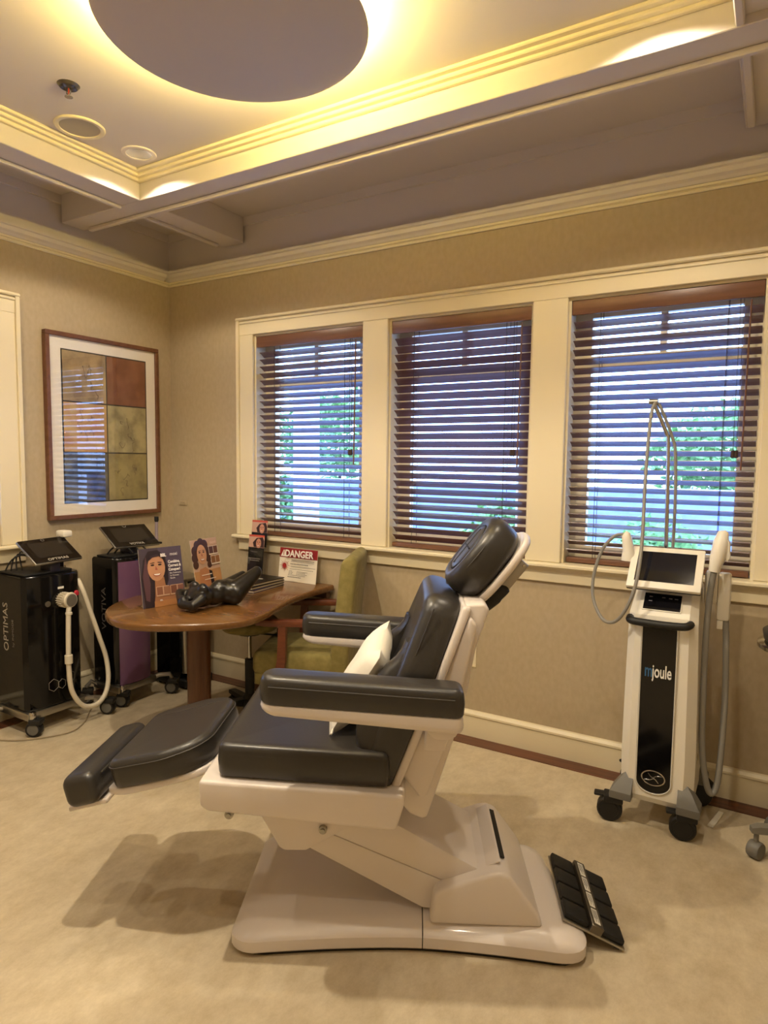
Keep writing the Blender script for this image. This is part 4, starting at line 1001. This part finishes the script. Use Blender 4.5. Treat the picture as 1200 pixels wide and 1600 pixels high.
# ------------------------------------------------------------------ stools
def five_star(root, z, R, r0, m, ang0, hub, wheel, wm):
    for k in range(5):
        a = math.radians(ang0+72*k); c, s = math.cos(a), math.sin(a)
        obj('base_leg', loft([[(c*d-s*y, s*d+c*y, zz) for y, zz in ((-wd/2, z0), (wd/2, z0), (wd/2, z1), (-wd/2, z1))] for d, wd, z0, z1 in ((.02, .05, z-.03, z+.02), (R*.5, .042, z-.012, z+.014), (R*.97, .036, z-.016, z+.012), (R*1.1, .028, z-.016, z+.004))]), m, root, 30)
        Mw = Matrix.Translation((c*R, s*R, wheel)) @ Matrix.Rotation(a+.7, 4, 'Z') @ Matrix.Rotation(PI/2, 4, 'X')
        w_ = obj('caster_wheel', lathe([(.006, -.022), (wheel*.9, -.022), (wheel, -.016), (wheel, .016), (wheel*.9, .022), (.006, .022)], 20, Mw), wm, root)
        obj('caster_stem', lathe([(.009, wheel), (.009, z)], 8, Matrix.Translation((c*R, s*R, 0))), m, root)
    obj('base_hub', lathe([(.035, z-.035), (.045, z-.01), (.040, z+.03), (.026, z+.05)], 18), m, root)
sg_ = empty('stool', (1.112, -.420, 0), 0, 'olive round stool on a black pedestal tucked under the table', 'stool')
obj('seat', lathe([(.02, .495), (.10, .497), (.150, .512), (.172, .535), (.172, .555), (.155, .572), (.02, .575)], 40), M_green, sg_, 60)
obj('seat_plate', lathe([(.07, .484), (.07, .496), (.02, .496)], 16), M_dark, sg_)
obj('gas_lift', lathe([(.012, .30), (.012, .485)], 14), M_chrome, sg_)
obj('lift_sleeve', lathe([(.027, .10), (.027, .335), (.022, .338)], 16), M_dark, sg_)
obj('height_lever', tube([(.03, 0, .49), (.16, .05, .488), (.185, .06, .49)], .005, 6), M_dark, sg_); obj('lever_knob', B(.165, .195, .045, .075, .478, .53, bev=.005), M_dark, sg_)
five_star(sg_, .085, .21, .03, M_dark, 18, .04, .028, M_dark)
sr = empty('stool', (3.885, -.365, 0), 0, 'grey five-star stool base with a chrome-rimmed seat against the window wall', 'stool')
obj('seat', lathe([(.02, .82), (.18, .822), (.205, .84), (.21, .87), (.18, .895), (.02, .90)], 40), M_black, sr, 60)
obj('seat_ring', lathe([(.21, .806), (.226, .812), (.226, .826), (.21, .832)], 40), M_chrome, sr)
obj('seat_plate', lathe([(.08, .800), (.08, .822), (.02, .822)], 16), M_dark, sr)
obj('gas_lift', lathe([(.014, .40), (.014, .80)], 14), M_chrome, sr); obj('lift_sleeve', lathe([(.027, .12), (.027, .42)], 16), M_dark, sr)
M_base = mat('grey_base_plastic', '77736a', .45)
five_star(sr, .118, .205, .03, M_base, 201.8, .04, .033, M_grey)

# ------------------------------------------------------------------ framed picture
pc = empty('framed_picture', (.001, -.538, 1.118), 0, 'large framed abstract picture of six panels on the left wall', 'picture')
y0, y1, z0, z1 = -.942, -.134, 1.118, 2.230
fw = .026
for a in ((y0, y1, z0, z0+fw), (y0, y1, z1-fw, z1), (y0, y0+fw, z0+fw, z1-fw), (y1-fw, y1, z0+fw, z1-fw)):
    wobj('frame_bar', B(.002, .040, a[0], a[1], a[2], a[3], bev=.003, seg=1), M_frame, pc, smooth=0)
wobj('mat_board', B(.002, .024, y0+fw, y1-fw, z0+fw, z1-fw), M_matb, pc, smooth=0)
ay0, ay1, az0, az1 = -.838, -.236, 1.216, 2.132
wobj('art_ground', B(.024, .0250, ay0-.004, ay1+.004, az0-.004, az1+.004), mat('art_line', '2a2420', .7), pc, smooth=0)
cols = [('b49c70', '8f7b5a'), ('7a4a2e', '8f5c3c'), ('c9a868', 'b88a58'), ('b5a878', '8a8058'), ('3a3c44', '6b6656'), ('a0925e', '7d7148')]
for r_ in range(3):
    for c_ in range(2):
        k = r_*2+c_; hw = (ay1-ay0)/2; hh = (az1-az0)/3
        yy0 = ay0+c_*hw+.004; zz1 = az1-r_*hh-.004
        p = wobj('painted_panel', B(.025, .0275, yy0, yy0+hw-.008, zz1-hh+.008, zz1, bev=.001, seg=1), mat('art_wash_%d' % k, cols[k][0], .6, col2=cols[k][1], nscale=9, ndetail=8, ramp=(.40, .62)), pc, smooth=0)
        rnd = random.Random(k+3); bm = bmesh.new()
        if k not in (1,):
            for q in range(6 if k != 4 else 3):
                cy, cz = yy0+hw*rnd.uniform(.25, .75), zz1-hh*rnd.uniform(.2, .75); pts = [Vector((.0279, cy, cz))]
                for t in range(6): pts.append(pts[-1]+Vector((0, rnd.uniform(-.016, .016), rnd.uniform(-.03, .018))))
                tube(spline(pts, 3), .0012, 4, bm)
            wobj('brush_mark', bm, mat('art_mark', '66543a', .7), pc, p, 0)
        else: bm.free()
wobj('glazing', B(.0300, .0315, y0+fw-.004, y1-fw+.004, z0+fw-.004, z1-fw+.004), M_glass, pc, smooth=0)
# small wall plates
o = obj('wall_plate', B(-.038, .038, -.006, 0, -.016, .016, bev=.002, seg=1), mat('plate_beige', 'b3a284', .6)); o.location = (.112, -.0005, 1.178); tag(o, 'tiny beige card holder on the wall beside the room corner', 'wall plate')
pr = Print(); pr.rect(-.03, -.008, .06, .003, '7d7058'); pr.rect(-.022, .002, .044, .003, '7d7058'); pr.done('plate_print', o, frame_M((0, -.0061, 0), (1, 0, 0), (0, 0, 1), (0, -1, 0)))
ou = empty('wall_outlet', (2.318, 0, .445), 0, 'cream electrical outlet low on the wall behind the chair back', 'outlet')
obj('cover_plate', B(-.036, .036, -.007, 0, -.058, .058, bev=.003, seg=1), M_trim, ou, 0)
for z in (-.02, .02): obj('socket', B(-.017, .017, -.009, -.006, z-.014, z+.014, bev=.002, seg=1), M_white2, ou, 0)
